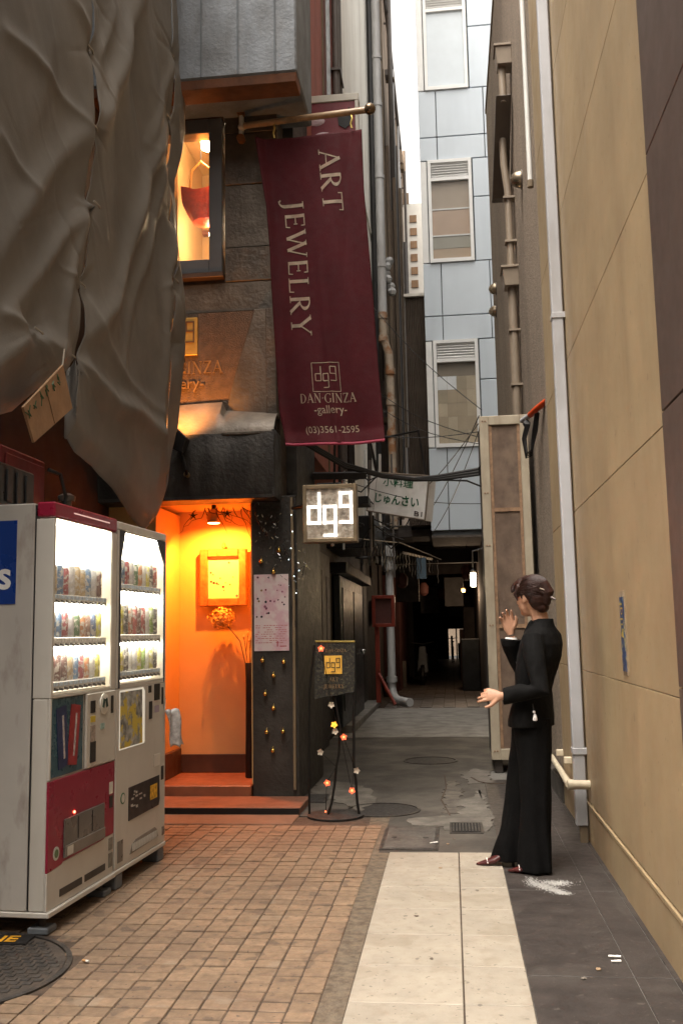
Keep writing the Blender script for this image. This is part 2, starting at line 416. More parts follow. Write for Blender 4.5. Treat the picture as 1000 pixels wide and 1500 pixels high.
# passage floor under the far building
passage = struct(MB().box(-2.0, .9, 16.645, 47, -.06, -.006).build('passage_floor', m_mortar))
pt = MB(); m_ptile = mat('passage_paver', (.14, .115, .098), .45, var=.35, vs=5, dirt=(.05, .042, .037), da=.7, ds=1.2, bump=.25, bs=70)
for i in range(-6, 4):
    for j in range(70):
        x, y = .14 + i * .205, 16.76 + j * .43
        if -1.95 < x < .8: pt.obox((x, y + (.2 if i % 2 else 0), -.008 + rnd.uniform(0, .006)), (.196, .42, .02))
tag(pt.build('passage_pavers', m_ptile, passage), kind='stuff')

m_glass_dark = mat('dark_glass', (.03, .035, .04), .1, var=.1)
# ================================================================== RIGHT SIDE
m_panel = mat('ochre_wall_panel', (.325, .238, .138), .5, spots=[(16, .71, (.2, .14, .085), .6), (45, .72, (.17, .12, .075), .6)], var=.12, vs=1.6, rand=.04, dirt=(.2, .14, .08), da=.6, ds=2.5, streak=.12, lo=.5, hi=.8, bump=.05, bs=200)
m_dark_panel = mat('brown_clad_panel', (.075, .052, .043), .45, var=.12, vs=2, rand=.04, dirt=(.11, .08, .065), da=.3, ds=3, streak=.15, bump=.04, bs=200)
m_joint = mat('panel_joint', (.17, .125, .08), .9)
m_grey_pipe = mat('grey_painted_pipe', (.42, .42, .44), .45, var=.08, dirt=(.25, .23, .21), da=.5, ds=5, streak=.2)
m_stucco = mat('rough_stucco', (.25, .195, .145), .9, var=.42, vs=48, dirt=(.13, .1, .075), da=.5, ds=1.6, streak=.25, bump=1.0, bs=55)
m_beige = mat('beige_painted_steel', (.42, .36, .27), .5, var=.08, vs=6, dirt=(.22, .16, .1), da=.5, ds=7, streak=.3)
WX = .81
bld = thing('office_building', 'tall ochre panelled building along the right of the alley', 'building', (4, 4, 0))
MB().box(WX + .009, 9, 1.2, 7.45, -.05, 14).build('wall', m_joint, bld)
for k in range(14):
    z0, z1 = .045 + k, 1.045 + k
    if k == 0: z0 = .245
    for y0, y1 in ((3.523, 6.148), (6.152, 7.445)):
        MB().box(WX, WX + .045, y0, y1, z0 + .004, z1).build('wall_panel', m_panel, bld, bevel=.0015)
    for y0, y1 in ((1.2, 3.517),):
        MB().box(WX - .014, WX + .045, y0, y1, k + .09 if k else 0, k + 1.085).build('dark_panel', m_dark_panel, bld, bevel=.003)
MB().box(WX - .004, WX + .04, 3.523, 7.445, -.02, .215).build('plinth', m_panel, bld, bevel=.004)
MB().box(WX - .009, WX + .04, 3.523, 7.445, .219, .241).build('plinth_moulding', m_panel, bld, bevel=.003)
# square downpipe, its shoe and brackets
MB().box(WX - .083, WX - .012, 6.115, 6.185, .1, 14).build('downpipe', m_grey_pipe, bld, bevel=.006)
for z in (.55, 3.35, 6.4):
    MB().box(WX - .088, WX + .002, 6.108, 6.192, z - .02, z + .02).build('pipe_bracket', m_grey_pipe, bld, bevel=.003)
MB().box(WX - .06, WX - .015, 6.125, 6.175, .0, .1).build('pipe_shoe', m_joint, bld)
# slim pale conduit higher up
MB().tube([(WX - .03, 7.62, 5.02), (WX - .03, 7.62, 6.6), (WX - .03, 7.62, 9)], .022, 10).build('slim_conduit', mat('white_conduit', (.62, .61, .58), .4, var=.05), bld, smooth=True)
MB().tube([(WX - .03, 7.62, 4.97), (WX - .03, 7.62, 5.03)], .026, 10).build('conduit_end', m_joint, bld)

# low bent conduit
t = thing('bent_conduit', 'beige conduit bending along the foot of the ochre wall', 'pipe', (WX - .03, 6.6, .3))
m_cream = mat('cream_conduit', (.58, .5, .37), .45, var=.1, dirt=(.3, .24, .16), da=.4, ds=12)
MB().tube([(WX - .125, 6.05, .36), (WX - .12, 6.2, .36), (WX - .1, 6.45, .335), (WX - .07, 6.8, .3), (WX - .045, 7.2, .275), (WX - .03, 7.7, .265), (WX - .02, 8.1, .265)], .021, 12).build('conduit', m_cream, t, smooth=True)
MB().tube([(WX - .13, 6.04, .36), (WX + .0, 6.04, .36)], .028, 14).build('elbow_joint', m_cream, t, smooth=True, ang=50)
MB().tube([(WX - .135, 6.04, .36), (WX - .1, 6.04, .36)], .032, 14).build('collar', m_cream, t, smooth=True, ang=50)
for (y, z) in ((6.95, .38), (7.45, .37)):
    MB().box(WX - .05, WX + .01, y - .02, y + .02, z - .015, z + .03).build('pipe_clip', m_cream, t, bevel=.004)

# blue sticker strip
t = thing('sticker_strip', 'narrow weathered blue strip sticker on the ochre wall', 'sticker', (WX - .004, 4.6, 1.1))
MB().box(WX - .004, WX, 4.545, 4.665, 1.08, 1.475).build('backing', mat('old_glue', (.27, .2, .13), .8, var=.3, vs=30), t)
MB().box(WX - .008, WX - .0045, 4.56, 4.65, 1.1, 1.447).build('blue_face', mat('faded_blue_print', rgb(24, 56, 94), .5, var=.3, vs=25, dirt=rgb(150, 140, 100), da=.8, ds=22, lo=.52, hi=.6), t)
ym = MB(); k = 0
for z in (1.29, 1.315, 1.34, 1.365, 1.39, 1.41):
    ym.box(WX - .0095, WX - .0085, 4.575 + .01 * (k % 2), 4.615 + .012 * (k % 3), z, z + .008); k += 1
ym.prism([(4.575, 1.255), (4.64, 1.265), (4.6, 1.3), (4.59, 1.275)], 'X', WX - .0095, WX - .0085)
tag(ym.build('faded_print', mat('faded_yellow', rgb(170, 150, 70), .6, var=.3, vs=40), t), kind='stuff')

# stucco building farther along on the right
SX = .845
st = thing('stucco_building', 'rough brown stucco building behind the perforated cabinet', 'building', (4, 11, 0))
MB().box(SX, 9, 7.455, 14.75, -.05, 9.72).build('wall', m_stucco, st)
MB().box(SX - .015, SX + .2, 7.455, 14.75, 9.725, 9.79).build('roof_edge', m_joint, st)
MB().box(SX + 1.2, 9, 7.455, 14.6, 9.72, 12).build('penthouse_wall', m_stucco, st)
m_taupe = mat('taupe_pipe', (.27, .215, .16), .45, var=.12, dirt=(.16, .12, .09), da=.4, ds=6, streak=.3)
m_brown_duct = mat('brown_duct', (.12, .095, .075), .45, var=.15)
def hopper(y, z):
    h = MB().hexa([(SX - .15, y - .1, z), (SX, y - .1, z), (SX, y + .1, z), (SX - .15, y + .1, z), (SX - .17, y - .115, z + .19), (SX, y - .115, z + .19), (SX, y + .115, z + .19), (SX - .17, y + .115, z + .19)]).build('rain_hopper', m_taupe, st, bevel=.004)
    MB().box(SX - .185, SX, y - .13, y + .13, z + .191, z + .22).build('hopper_rim', m_taupe, h, bevel=.004)
PYY = 10.0
hopper(PYY, 4.98); hopper(PYY - .3, 7.35)
dp = MB().tube([(SX - .07, PYY, 3.0), (SX - .07, PYY, 4.98)], .048, 12).build('downpipe', m_taupe, st, smooth=True)
MB().tube([(SX - .07, PYY, 5.2), (SX - .07, PYY, 6.1), (SX - .1, PYY, 6.4), (SX - .1, PYY, 6.7)], .04, 12).build('downpipe', m_taupe, st, smooth=True)
MB().tube([(SX - .1, PYY - .3, 7.35), (SX - .1, PYY - .3, 6.95)], .04, 12).build('downpipe', m_taupe, st, smooth=True)
MB().hexa([(SX - .21, PYY + .5, 6.25), (SX - .02, PYY + .5, 6.25), (SX - .02, PYY + .62, 6.25), (SX - .21, PYY + .62, 6.25),
           (SX - .18, PYY - .38, 7.0), (SX - .02, PYY - .38, 7.0), (SX - .02, PYY - .2, 7.0), (SX - .18, PYY - .2, 7.0)]).build('angled_duct', m_brown_duct, st, bevel=.006)
for z in (3.9, 4.5, 5.5, 6.0, 7.15):
    MB().box(SX - .125, SX, PYY - .06, PYY + .06, z - .012, z + .012).build('pipe_bracket', m_taupe, st)
m_dome = mat('bronze_dome', (.3, .24, .17), .3, .7)
def dome(y, z, r=.085):
    d = MB().lathe([(r, 0), (r, -.02), (r * .9, -.06), (r * .55, -.1), (.002, -.115)], (SX, y, z), 16, 'X', cap=False).build('dome_vent', m_dome, st, smooth=True, ang=60)
    MB().lathe([(r * 1.12, 0), (r * 1.12, -.014), (r * .9, -.014)], (SX, y, z), 16, 'X', cap=False).build('flange', m_brown_duct, d)
dome(9.05, 5.75); dome(13.9, 6.42); dome(14.1, 6.14)
MB().box(SX - .03, SX, 7.46, 7.6, -.0, 9.6).build('edge_pilaster', m_stucco, st, bevel=.004)
MB().box(SX - .05, SX - .002, 7.47, 14.6, -.02, .16).build('base_course', m_concrete, st, bevel=.01)

# tall perforated steel cabinet in front of it
cab = thing('perforated_cabinet', 'tall beige steel cabinet with perforated brown screen door', 'cabinet', (.57, 9.2, 0))
m_screen = mat('perforated_screen', (.17, .115, .082), .6, .2, var=.3, vs=8, dirt=(.32, .23, .16), da=.4, ds=9, streak=.4, bump=1.0, bs=240)
m_cab_side = mat('cabinet_side', (.055, .045, .04), .7, var=.2, dirt=(.1, .08, .06), da=.4, ds=3)
x0, x1, y0, z0, z1 = .335, .79, 9.0, .12, 3.35
MB().box(x0 + .01, x1, y0 + .03, 9.75, z0 + .02, z1 - .02).build('casing', m_cab_side, cab)
MB().box(x0, x0 + .085, y0, y0 + .06, z0, z1).build('door_stile', m_beige, cab, bevel=.005)
MB().box(x1 - .075, x1, y0, y0 + .06, z0, z1).build('door_stile', m_beige, cab, bevel=.005)
MB().box(x0 + .086, x1 - .076, y0, y0 + .06, z1 - .09, z1).build('door_rail', m_beige, cab, bevel=.005)
MB().box(x0 + .086, x1 - .076, y0, y0 + .06, z0, z0 + .1).build('door_rail', m_beige, cab, bevel=.005)
for (a, b) in ((.222, 1.32), (1.36, 2.42), (2.46, 3.258)):
    MB().box(x0 + .115, x1 - .105, y0 + .02, y0 + .028, a, b).build('screen', m_screen, cab)
m_rust = mat('rusty_trim', (.28, .17, .1), .8, var=.3, vs=20)
for (a, b) in ((x0 + .087, x0 + .114), (x1 - .104, x1 - .077)):
    MB().box(a, b, y0 + .012, y0 + .05, .222, 3.258).build('screen_trim', m_rust, cab)
for z in (1.34, 2.44): MB().box(x0 + .115, x1 - .105, y0 + .01, y0 + .045, z - .018, z + .018).build('screen_trim', m_rust, cab)
for z in (.2, 1.35, 2.1, 2.6, 3.3):
    for dx in (.03, .055): MB().lathe([(.008, 0), (.008, -.006), (.001, -.008)], (x0 + dx, y0, z), 8, 'Y').build('rivet', m_rust, cab)
for x in (x0 + .03, x1 - .1): MB().box(x, x + .07, y0 + .05, 9.7, 0, z0 + .02).build('foot', m_cab_side, cab)

# orange tipped cable bundle above the cabinet
t = thing('cable_bundle', 'black cable coil hung from orange tipped tube above cabinet', 'cable', (.75, 8.9, 3.1))
m_black = mat('black_rubber', (.012, .011, .011), .5, var=.2)
MB().tube([(SX + .02, 7.85, 3.2), (SX - .05, 8.1, 3.19), (SX - .09, 8.28, 3.18)], .027, 12).build('orange_tube', mat('orange_plastic', rgb(205, 70, 20), .45, var=.12), t, smooth=True)
MB().tube([(SX - .09, 8.28, 3.18), (SX - .15, 8.44, 3.165)], .024, 12).build('grey_tip', m_grey_pipe, t, smooth=True)
for k in range(4):
    a = .02 * k
    MB().tube([(SX - .03 - a * .4, 8.15, 3.17), (SX - .05 - a * .5, 8.2, 3.02), (SX - .09, 8.28 + a, 2.86 - a * .6), (SX - .13, 8.33 + a, 2.85 - a * .6), (SX - .135 - a * .4, 8.34, 2.98), (SX - .1 - a * .5, 8.3, 3.1), (SX - .12, 8.36, 3.16)], .01, 7).build('cable_loop', m_black, t, smooth=True)
MB().sphere((SX - .12, 8.36, 3.12), .035, 8).build('tape_knot', m_black, t)

# unseen building added behind the viewer to shade the alley mouth from low sky
ac = thing('unseen_street_building', 'plain grey unseen building added across the street to cut sky light', 'building', (0, -13, 0))
MB().box(-22, 22, -24, -11, -.05, 15).build('wall', mat('grey_street_wall', (.2, .18, .16), .8, var=.15, vs=.6), ac)
for k in range(4):
    for j in range(9):
        MB().box(-18 + j * 4, -15.6 + j * 4, -11.02, -10.96, 1.2 + k * 3.5, 3.2 + k * 3.5).build('window', m_glass_dark, ac)
# ================================================================== FAR PALE BLUE PANELLED BUILDING over the passage
FY = 17.0
fb = thing('panelled_office', 'pale blue panelled building spanning the alley passage', 'building', (1, 20, 0))
m_blue_panel = mat('pale_blue_panel', (.58, .645, .71), .4, var=.04, vs=1.5, rand=.02, dirt=(.45, .51, .57), da=.45, ds=2, streak=.1)
m_seam = mat('dark_seam', (.13, .14, .15), .8)
m_frame = mat('white_window_frame', (.78, .78, .77), .35, var=.04)
m_glass = mat('window_glass', (.08, .09, .1), .04, var=.05, spec=1.0)
m_frost = mat('frosted_glass', (.55, .61, .66), .12, var=.04, spec=.8)
MB().box(-.28, 7, FY + .06, 26, 3.02, 16).build('wall', m_seam, fb)
MB().box(-.29, 7, FY + .02, 26, 2.98, 3.019).build('soffit', mat('soffit', (.12, .1, .085), .8), fb)
XL, XA, XW0, XW1, XR = -.3, .035, -.16, .66, 2.4
def pan(x0, x1, z0, z1, m=m_blue_panel, nm='facade_panel'):
    return MB().box(x0 + .008, x1 - .008, FY, FY + .05, z0 + .01, z1 - .01).build(nm, m, fb, bevel=.006)
levels = [(4.62, 6.63), (8.13, 10.15), (11.57, 13.6), (15.0, 17.0)]
prev = 3.1
for k, (wb, wt) in enumerate(levels):
    mid = wb - 1.05 if k else None
    rows = [(prev, mid), (mid, wb)] if mid else [(prev, wb)]
    if k: rows = [(prev, prev + .47), (prev + .47, wb)]
    for (a, b) in rows:
        pan(XL, XA, a, b); pan(XA, .93, a, b); pan(.93, XR, a, b)
    if k == 3: break
    # columns beside the window
    pan(XL, XW0 - .01, wb, wt, m_frame, 'white_mullion_panel')
    h = wb + (wt - wb) * .62
    pan(XW1 + .02, 1.35, wb, h); pan(XW1 + .02, 1.35, h, wt); pan(1.35, XR, wb, wt)
    # window: frame, louvre, glass, seen-through blind or room
    fr = MB()
    for (a, b, c, d) in ((XW0, XW0 + .06, wb, wt), (XW1 - .06, XW1, wb, wt), (XW0 + .06, XW1 - .06, wb, wb + .07), (XW0 + .06, XW1 - .06, wt - .42, wt - .36), (XW0 + .06, XW1 - .06, wt - .06, wt)):
        fr.box(a, b, FY - .035, FY + .05, c, d)
    w = fr.build('window', m_frame, fb)
    for q in range(6): MB().obox(((XW0 + XW1) / 2, FY, wt - .33 + q * .05), (XW1 - XW0 - .13, .05, .012), 0, R(-35)).build('louvre_slat', m_frame, w)
    MB().box(XW0 + .061, XW1 - .061, FY + .035, FY + .045, wt - .36, wt - .061).build('louvre_back', m_seam, w)
    if k == 2: MB().box(XW0 + .061, XW1 - .061, FY + .01, FY + .02, wb + .071, wt - .421).build('pane', m_frost, w)
    else:
        g = mat('clear_pane', (.3, .32, .33), .03, var=.02, spec=.8, alpha=.1)
        MB().box(XW0 + .061, XW1 - .061, FY + .005, FY + .013, wb + .071, wt - .421).build('pane', g, w)
        if k == 1:
            for q, c in enumerate(((.42, .34, .26), (.5, .36, .26), (.34, .32, .26), (.45, .33, .22))):
                hh = (wt - .42 - wb - .07)
                zq = [1, .64, .3, .14, 0]
                MB().box(XW0 + .061, XW1 - .061, FY + .03, FY + .045, wb + .07 + hh * zq[q + 1], wb + .07 + hh * zq[q] - .008).build('blind', mat('blind_tan_%d' % q, c, .7, var=.08), w)
            for zq in (.64, .3):
                MB().box(XW0 + .061, XW1 - .061, FY + .02, FY + .03, wb + .06 + hh * zq, wb + .085 + hh * zq).build('blind_rail', m_frame, w)
        else:
            cc = random.Random(3)
            MB().box(XW0 + .061, XW1 - .061, FY + .047, FY + .052, wb + .07, wt - .42).build('blind', mat('blind_brown', (.3, .23, .15), .8), w)  # one even brown sheet behind the cartons
            nx, nz_ = 4, 6; ww = (XW1 - XW0 - .122) / nx; hz = (wt - .42 - wb - .07) / nz_
            for a in range(nx):
                for b in range(nz_):
                    c = cc.choice(((.5, .41, .28), (.44, .35, .23), (.55, .45, .31), (.4, .33, .22)))
                    if b == 4 and a in (0, 1): c = (.85, .88, .9)
                    if b == 5: c = (.26, .21, .15)
                    MB().box(XW0 + .063 + a * ww, XW0 + .059 + (a + 1) * ww, FY + .035, FY + .045, wb + .072 + b * hz, wb + .068 + (b + 1) * hz).build('stacked_carton', mat('carton_%d' % int(c[0] * 100), c, .7, var=.1), w)
    prev = wt
# ================================================================== LEFT ROW OF BUILDINGS beyond the gallery
m_redwall = mat('rust_red_render', (.33, .1, .07), .85, var=.15, vs=3, dirt=(.1, .04, .03), da=.5, ds=2, streak=.2, bump=.3, bs=80)
m_offwhite = mat('offwhite_render', (.8, .77, .7), .85, var=.06, vs=2, dirt=(.4, .35, .29), da=.6, ds=1.4, streak=.12, lo=.45, hi=.75, bump=.2, bs=90)
m_tanwall = mat('tan_render', (.32, .24, .175), .85, var=.2, vs=1.5, dirt=(.15, .11, .085), da=.6, ds=1.2, streak=.1, bump=.3, bs=60)
m_darkwood = mat('dark_timber', (.016, .012, .01), .6, var=.35, vs=6, dirt=(.035, .028, .023), da=.5, ds=5, streak=.1, bump=.3, bs=70)
m_black_metal = mat('black_metal', (.014, .013, .013), .45, .3, var=.3)
m_pvc = mat('grey_pvc_pipe', (.5, .5, .5), .4, var=.08, dirt=(.25, .22, .2), da=.6, ds=4, streak=.15)
m_dpipe = mat('dark_drain_pipe', (.1, .085, .075), .5, var=.2)
m_rustpipe = mat('rusty_pipe', (.42, .34, .26), .7, var=.2, vs=6, dirt=(.3, .12, .04), da=.9, ds=4, lo=.48, hi=.6)

rb = thing('red_rendered_building', 'rust red rendered house behind the burgundy banner', 'building', (-3, 10, 0))
MB().box(-7, -1.25, 8.9, 11.35, 3.0, 19.5).build('wall', m_redwall, rb)
MB().box(-7, -1.5, 8.9, 11.35, -.05, 2.99).build('ground_floor_wall', m_darkwood, rb)
MB().box(-1.2505, -1.235, 9.95, 10.0, 3, 19).build('wall_joint', m_joint, rb)
w = MB().box(-1.26, -1.215, 10.05, 10.5, 6.6, 9.2).build('window', mat('brown_sash', (.12, .05, .035), .6), rb)
MB().box(-1.214, -1.21, 10.1, 10.45, 6.7, 9.1).build('pane', m_frost, w)
for k, y in enumerate((10.85, 11.15)):
    MB().tube([(-1.19, y, 3.2), (-1.19, y, 19)], .045, 10).build('downpipe', m_dpipe, rb, smooth=True)
for z in (5, 7, 8.2, 9.6, 11): MB().box(-1.25, -1.13, 10.79, 11.21, z, z + .03).build('pipe_bracket', m_dpipe, rb)

wb_ = thing('white_rendered_building', 'tall off-white rendered building with grey downpipes', 'building', (-3, 14, 0))
MB().box(-7, -1.25, 11.4, 17.35, 2.9, 19.4).build('wall', m_offwhite, wb_)
MB().box(-7, -1.52, 11.4, 17.35, -.05, 2.89).build('ground_floor_wall', m_darkwood, wb_)
MB().box(-1.251, -1.22, 11.4, 17.3, 8.6, 8.64).build('string_course', m_offwhite, wb_)
MB().tube([(-1.1, 17.4, 7.35), (-1.1, 17.4, 10), (-1.1, 17.4, 19)], .085, 14).build('downpipe', m_pvc, wb_, smooth=True)
MB().tube([(-1.1, 17.4, 7.4), (-1.1, 17.4, 6.9), (-1.0, 17.4, 6.55), (-.98, 17.4, 6.2), (-.98, 17.4, 3.2)], .075, 12).build('downpipe', m_rustpipe, wb_, smooth=True)
for z in (4.2, 5.0, 5.6, 6.2, 6.85, 7.3): MB().cyl((-.98 if z < 6.5 else -1.1, 17.4, z - .06), (-.98 if z < 6.5 else -1.1, 17.4, z + .06), .095, 12).build('pipe_collar', m_rustpipe, wb_, smooth=True, ang=50)
for z in (8.3, 10.1, 11.6, 12.6): MB().cyl((-1.1, 17.4, z - .04), (-1.1, 17.4, z + .04), .1, 12).build('pipe_collar', m_pvc, wb_, smooth=True, ang=50)
MB().tube([(-1.18, 16.6, 3), (-1.18, 16.6, 19)], .05, 8).build('downpipe', m_black_metal, wb_, smooth=True)
gm = MB()
for q in range(6): gm.sphere((-.98 + .05 * math.cos(q), 17.75 + .06 * (q % 2), 7.9 + q * .13), .09, 8)
gm.build('gas_meter_manifold', m_pvc, wb_, smooth=True)

tb = thing('tan_building', 'long tan building with many pipes far down the alley', 'building', (-3, 30, 0))
hs = [(17.6, 22, 19.0), (22.02, 28, 18.6), (28.02, 36, 18.7), (36.02, 46, 18.4)]
for y0, y1, h in hs: MB().box(-7, -1.28, y0, y1, 3.3, h).build('wall', m_tanwall, tb)
pr = random.Random(5)
for k in range(26):
    y = 17.9 + k * .78 + pr.uniform(-.2, .2); x = -1.28 + pr.uniform(.06, .26); z0 = pr.uniform(3.4, 6.5); z1 = pr.uniform(11, 19)
    MB().tube([(x, y, z0), (x, y, z1)], pr.uniform(.03, .075), 8).build('downpipe', pr.choice((m_dpipe, m_tanwall, m_pvc, m_dpipe, m_taupe)), tb, smooth=True)
for k in range(30):
    y = 18.2 + pr.uniform(0, 20); z = pr.uniform(4, 17); s = pr.uniform(.08, .3)
    MB().box(-1.29, -1.28 + pr.uniform(.1, .32), y, y + s, z, z + pr.uniform(.05, .5)).build('bracket_box', pr.choice((m_dpipe, m_tanwall, m_joint)), tb, bevel=.01)
for k in range(12):
    y = 22 + k * 1.6; z = 17.2 + (k % 3) * .4
    MB().tube([(-1.28, y, z), (-1.2, y, z)], .03, 6).build('roof_strut', m_dpipe, tb)
MB().tube([(-1.2, 20, 18.1), (-1.2, 42, 17.9)], .05, 6).build('roof_rail', m_tanwall, tb)
MB().tube([(-1.15, 17.9, 17.3), (-1.15, 30, 17.1)], .05, 6).build('roof_rail', m_dpipe, tb)

db = thing('dark_corrugated_block', 'dark brown corrugated block left of the pale blue building', 'building', (-.5, 18, 3))
cg = MB()
prof = []
n = 26
for i in range(n + 1):
    x = -.66 + .43 * i / n; prof.append((x, 17.3 + (.025 if i % 2 else 0)))
prof += [(-.23, 19), (-.66, 19)]
cg.prism(prof, 'Z', 3.25, 7.6).build('corrugated_wall', mat('dark_brown_sheet', (.085, .064, .05), .6, var=.3, vs=2, dirt=(.14, .11, .085), da=.5, ds=3, streak=.1), db)
MB().box(-.68, -.21, 17.25, 19.05, 7.605, 7.66).build('capping', m_offwhite, db)
MB().box(-7, -.67, 17.62, 20, 3.06, 3.28).build('walkway_slab', m_darkwood, db)

ft = thing('distant_tower', 'white distant tower with small brown windows in the slit', 'building', (-1, 33, 0))
MB().box(-1.2, -.35, 32, 36, 3.3, 16.4).build('wall', mat('white_tower', (.75, .72, .66), .8, var=.05), ft)
for k in range(11):
    z = 10.9 + k * .48
    MB().box(-.98, -.74, 31.96, 31.999, z, z + .26).build('window', mat('brown_window', (.28, .16, .08), .5, var=.2), ft)

# covered passage: walls and ceiling under the far building
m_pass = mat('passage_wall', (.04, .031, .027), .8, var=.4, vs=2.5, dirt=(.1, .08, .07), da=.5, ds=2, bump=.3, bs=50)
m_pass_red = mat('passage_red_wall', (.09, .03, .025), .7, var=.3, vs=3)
ps = thing('covered_passage', 'dark covered passage with low ceiling under the far building', 'passage', (-.4, 30, 0))
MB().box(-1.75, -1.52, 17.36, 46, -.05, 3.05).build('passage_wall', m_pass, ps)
MB().box(-1.51, -1.15, 21.5, 26, -.02, 2.6).build('shop_front', m_pass_red, ps)
MB().box(-1.51, -1.05, 27, 34, -.02, 2.5).build('shop_front', m_pass, ps)
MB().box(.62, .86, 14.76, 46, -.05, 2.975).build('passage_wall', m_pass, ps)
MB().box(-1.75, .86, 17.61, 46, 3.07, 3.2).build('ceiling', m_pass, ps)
for k in range(6):
    MB().box(-1.5, .6, 19.5 + k * 4, 19.7 + k * 4, 2.7, 3.06).build('ceiling_beam', m_pass, ps)
for (x, y, z0, z1, wdt) in ((-.9, 20.5, 1.95, 2.75, .5), (.1, 23, 1.9, 2.6, .45), (-.55, 26, 1.8, 2.5, .5), (.2, 29, 1.75, 2.4, .5), (-.3, 33, 1.8, 2.3, .6)):
    MB().box(x - wdt / 2, x + wdt / 2, y, y + .15, z0, z1).build('hanging_sign_box', mat('dim_sign_box', (.085, .075, .068), .6, var=.3, vs=5), ps, bevel=.01)
MB().box(.32, .6, 24, 26, 0, 1.9).build('wall_cabinet', m_pass, ps, bevel=.01)
MB().box(-1.1, -.55, 36, 39, 0, 1.6).build('stacked_crates', m_pass, ps, bevel=.01)

ck = random.Random(15)
for k in range(16):                                     # stacked boxes, pots and meters along the passage sides
    y = 18.4 + k * 1.35; left = k % 3 != 2; w_ = ck.uniform(.18, .42); h_ = ck.uniform(.35, 1.5); x = -1.5 if left else .61 - w_
    m_c = mat('clutter_%d' % (k % 4), ((.07, .06, .055), (.1, .05, .035), (.045, .05, .055), (.13, .11, .09))[k % 4], .7, var=.3)
    z0 = 0 if k % 4 else ck.uniform(1.2, 1.7)
    if h_ < .6 and z0 == 0: MB().lathe([(.12, 0), (.17, h_ * .9), (.18, h_)], (x + .2, y, 0), 12).build('pot', m_c, ps, smooth=True, ang=50)
    else: MB().box(x, x + w_, y, y + ck.uniform(.3, .7), z0, z0 + h_).build('clutter_box', m_c, ps, bevel=.015)
for (x, y, z) in ((-.95, 19.2, 2.35), (-.6, 22.2, 2.3), (-.2, 25.2, 2.3), (.35, 18.6, 2.45), (-.75, 29, 2.25)):
    ln = MB().lathe([(.05, -.16), (.11, -.1), (.12, .05), (.06, .14)], (x, y, z), 12).build('paper_lantern', mat('unlit_lantern', (.16, .06, .045), .7, var=.2), ps, smooth=True)
    MB().cyl((x, y, z + .13), (x, y, 3.06), .006, 5).build('lantern_cord', m_black_metal, ln)
# lit lamps in the passage
def lamp_light(name, loc, e, c, r=.05):
    l = bpy.data.lights.new(name, 'POINT'); l.energy = e; l.color = c; l.shadow_soft_size = r
    o = bpy.data.objects.new(name, l); col.objects.link(o); o.location = loc; return o
t = thing('wall_lantern', 'small lit wall lantern beside the perforated cabinet', 'lantern', (.3, 12.0, 1.9))
MB().lathe([(.02, -.1), (.034, -.09), (.038, .06), (.03, .08)], (.3, 12, 1.95), 14).build('glass_shade', mat('lit_shade', (1, .85, .6), .5, emit=4, ec=(1, .82, .5)), t, smooth=True)
MB().lathe([(.042, .08), (.042, .1), (.015, .125)], (.3, 12, 1.95), 14).build('cap', m_black_metal, t)
MB().tube([(.3, 12, 2.07), (.3, 12, 2.3), (.45, 12.05, 2.34), (.64, 12.2, 2.34)], .012, 6).build('bracket', m_black_metal, t)
lamp_light('lantern_light', (.3, 11.9, 1.92), 7, (1, .75, .45))
MB().box(.585, .84, 11.9, 14.755, -.02, 2.9).build('passage_wall', m_pass, ps)

t = thing('passage_lamp', 'dim amber bulb lamp hanging inside the passage', 'lamp', (.3, 21, 2.2))
MB().sphere((.3, 21, 2.2), .05, 10).build('bulb', mat('amber_bulb', (1, .6, .2), .4, emit=.35, ec=(1, .45, .12)), t, smooth=True)
MB().cyl((.3, 21, 2.25), (.3, 21, 3.06), .01, 6).build('cord', m_black_metal, t)
lamp_light('passage_lamp_light', (.3, 20.9, 2.12), 9, (1, .7, .45))
# storefront on the left, beyond the gallery
sf = thing('timber_storefront', 'dark timber storefront with panel board along the left wall', 'storefront', (-1.5, 12, 0))
MB().box(-1.515, -1.46, 8.8, 11.3, 0, 2.6).build('timber_wall', m_darkwood, sf)
bd = MB().box(-1.459, -1.4, 9.05, 11.1, 1.1, 2.2).build('notice_board', mat('board_brown', (.06, .048, .038), .5, var=.3), sf, bevel=.008)
for k in range(5):
    y = 9.2 + k * .38
    MB().box(-1.399, -1.392, y, y + .3, 1.2, 1.95 + .05 * (k % 2)).build('paper_notice', mat('old_paper_%d' % (k % 3), ((.17, .15, .13), (.11, .095, .09), (.22, .19, .16))[k % 3], .8, var=.4, vs=9, dirt=(.05, .04, .04), da=.7, ds=7, streak=.2), bd)
dd = MB().box(-1.5, -1.4, 12.2, 15.2, 0.1, 2.05).build('door', mat('blue_black_door', (.013, .016, .018), .4, var=.3, vs=4), sf, bevel=.012)
for (a, b) in ((12.35, 13.6), (13.75, 15.05)):
    MB().box(-1.399, -1.385, a, b, .3, 1.0).build('door_panel', MATS['blue_black_door'], dd, bevel=.01)
    MB().box(-1.399, -1.385, a, b, 1.1, 1.9).build('door_panel', MATS['blue_black_door'], dd, bevel=.01)
MB().sphere((-1.37, 14.8, 1.02), .035, 10).build('door_knob', mat('chrome', (.8, .8, .8), .15, 1), dd, smooth=True)
MB().box(-1.52, -1.28, 11.9, 15.5, 2.06, 2.2).build('door_hood', m_black_metal, sf, bevel=.01)
MB().box(-1.6, -1.3, 12.6, 17.2, 0, .1).build('door_step', m_conc_light, sf, bevel=.01)
MB().box(-1.5, -.9, 11.6, 13.0, 2.35, 2.75).build('dark_awning_box', m_black_metal, sf, bevel=.01)
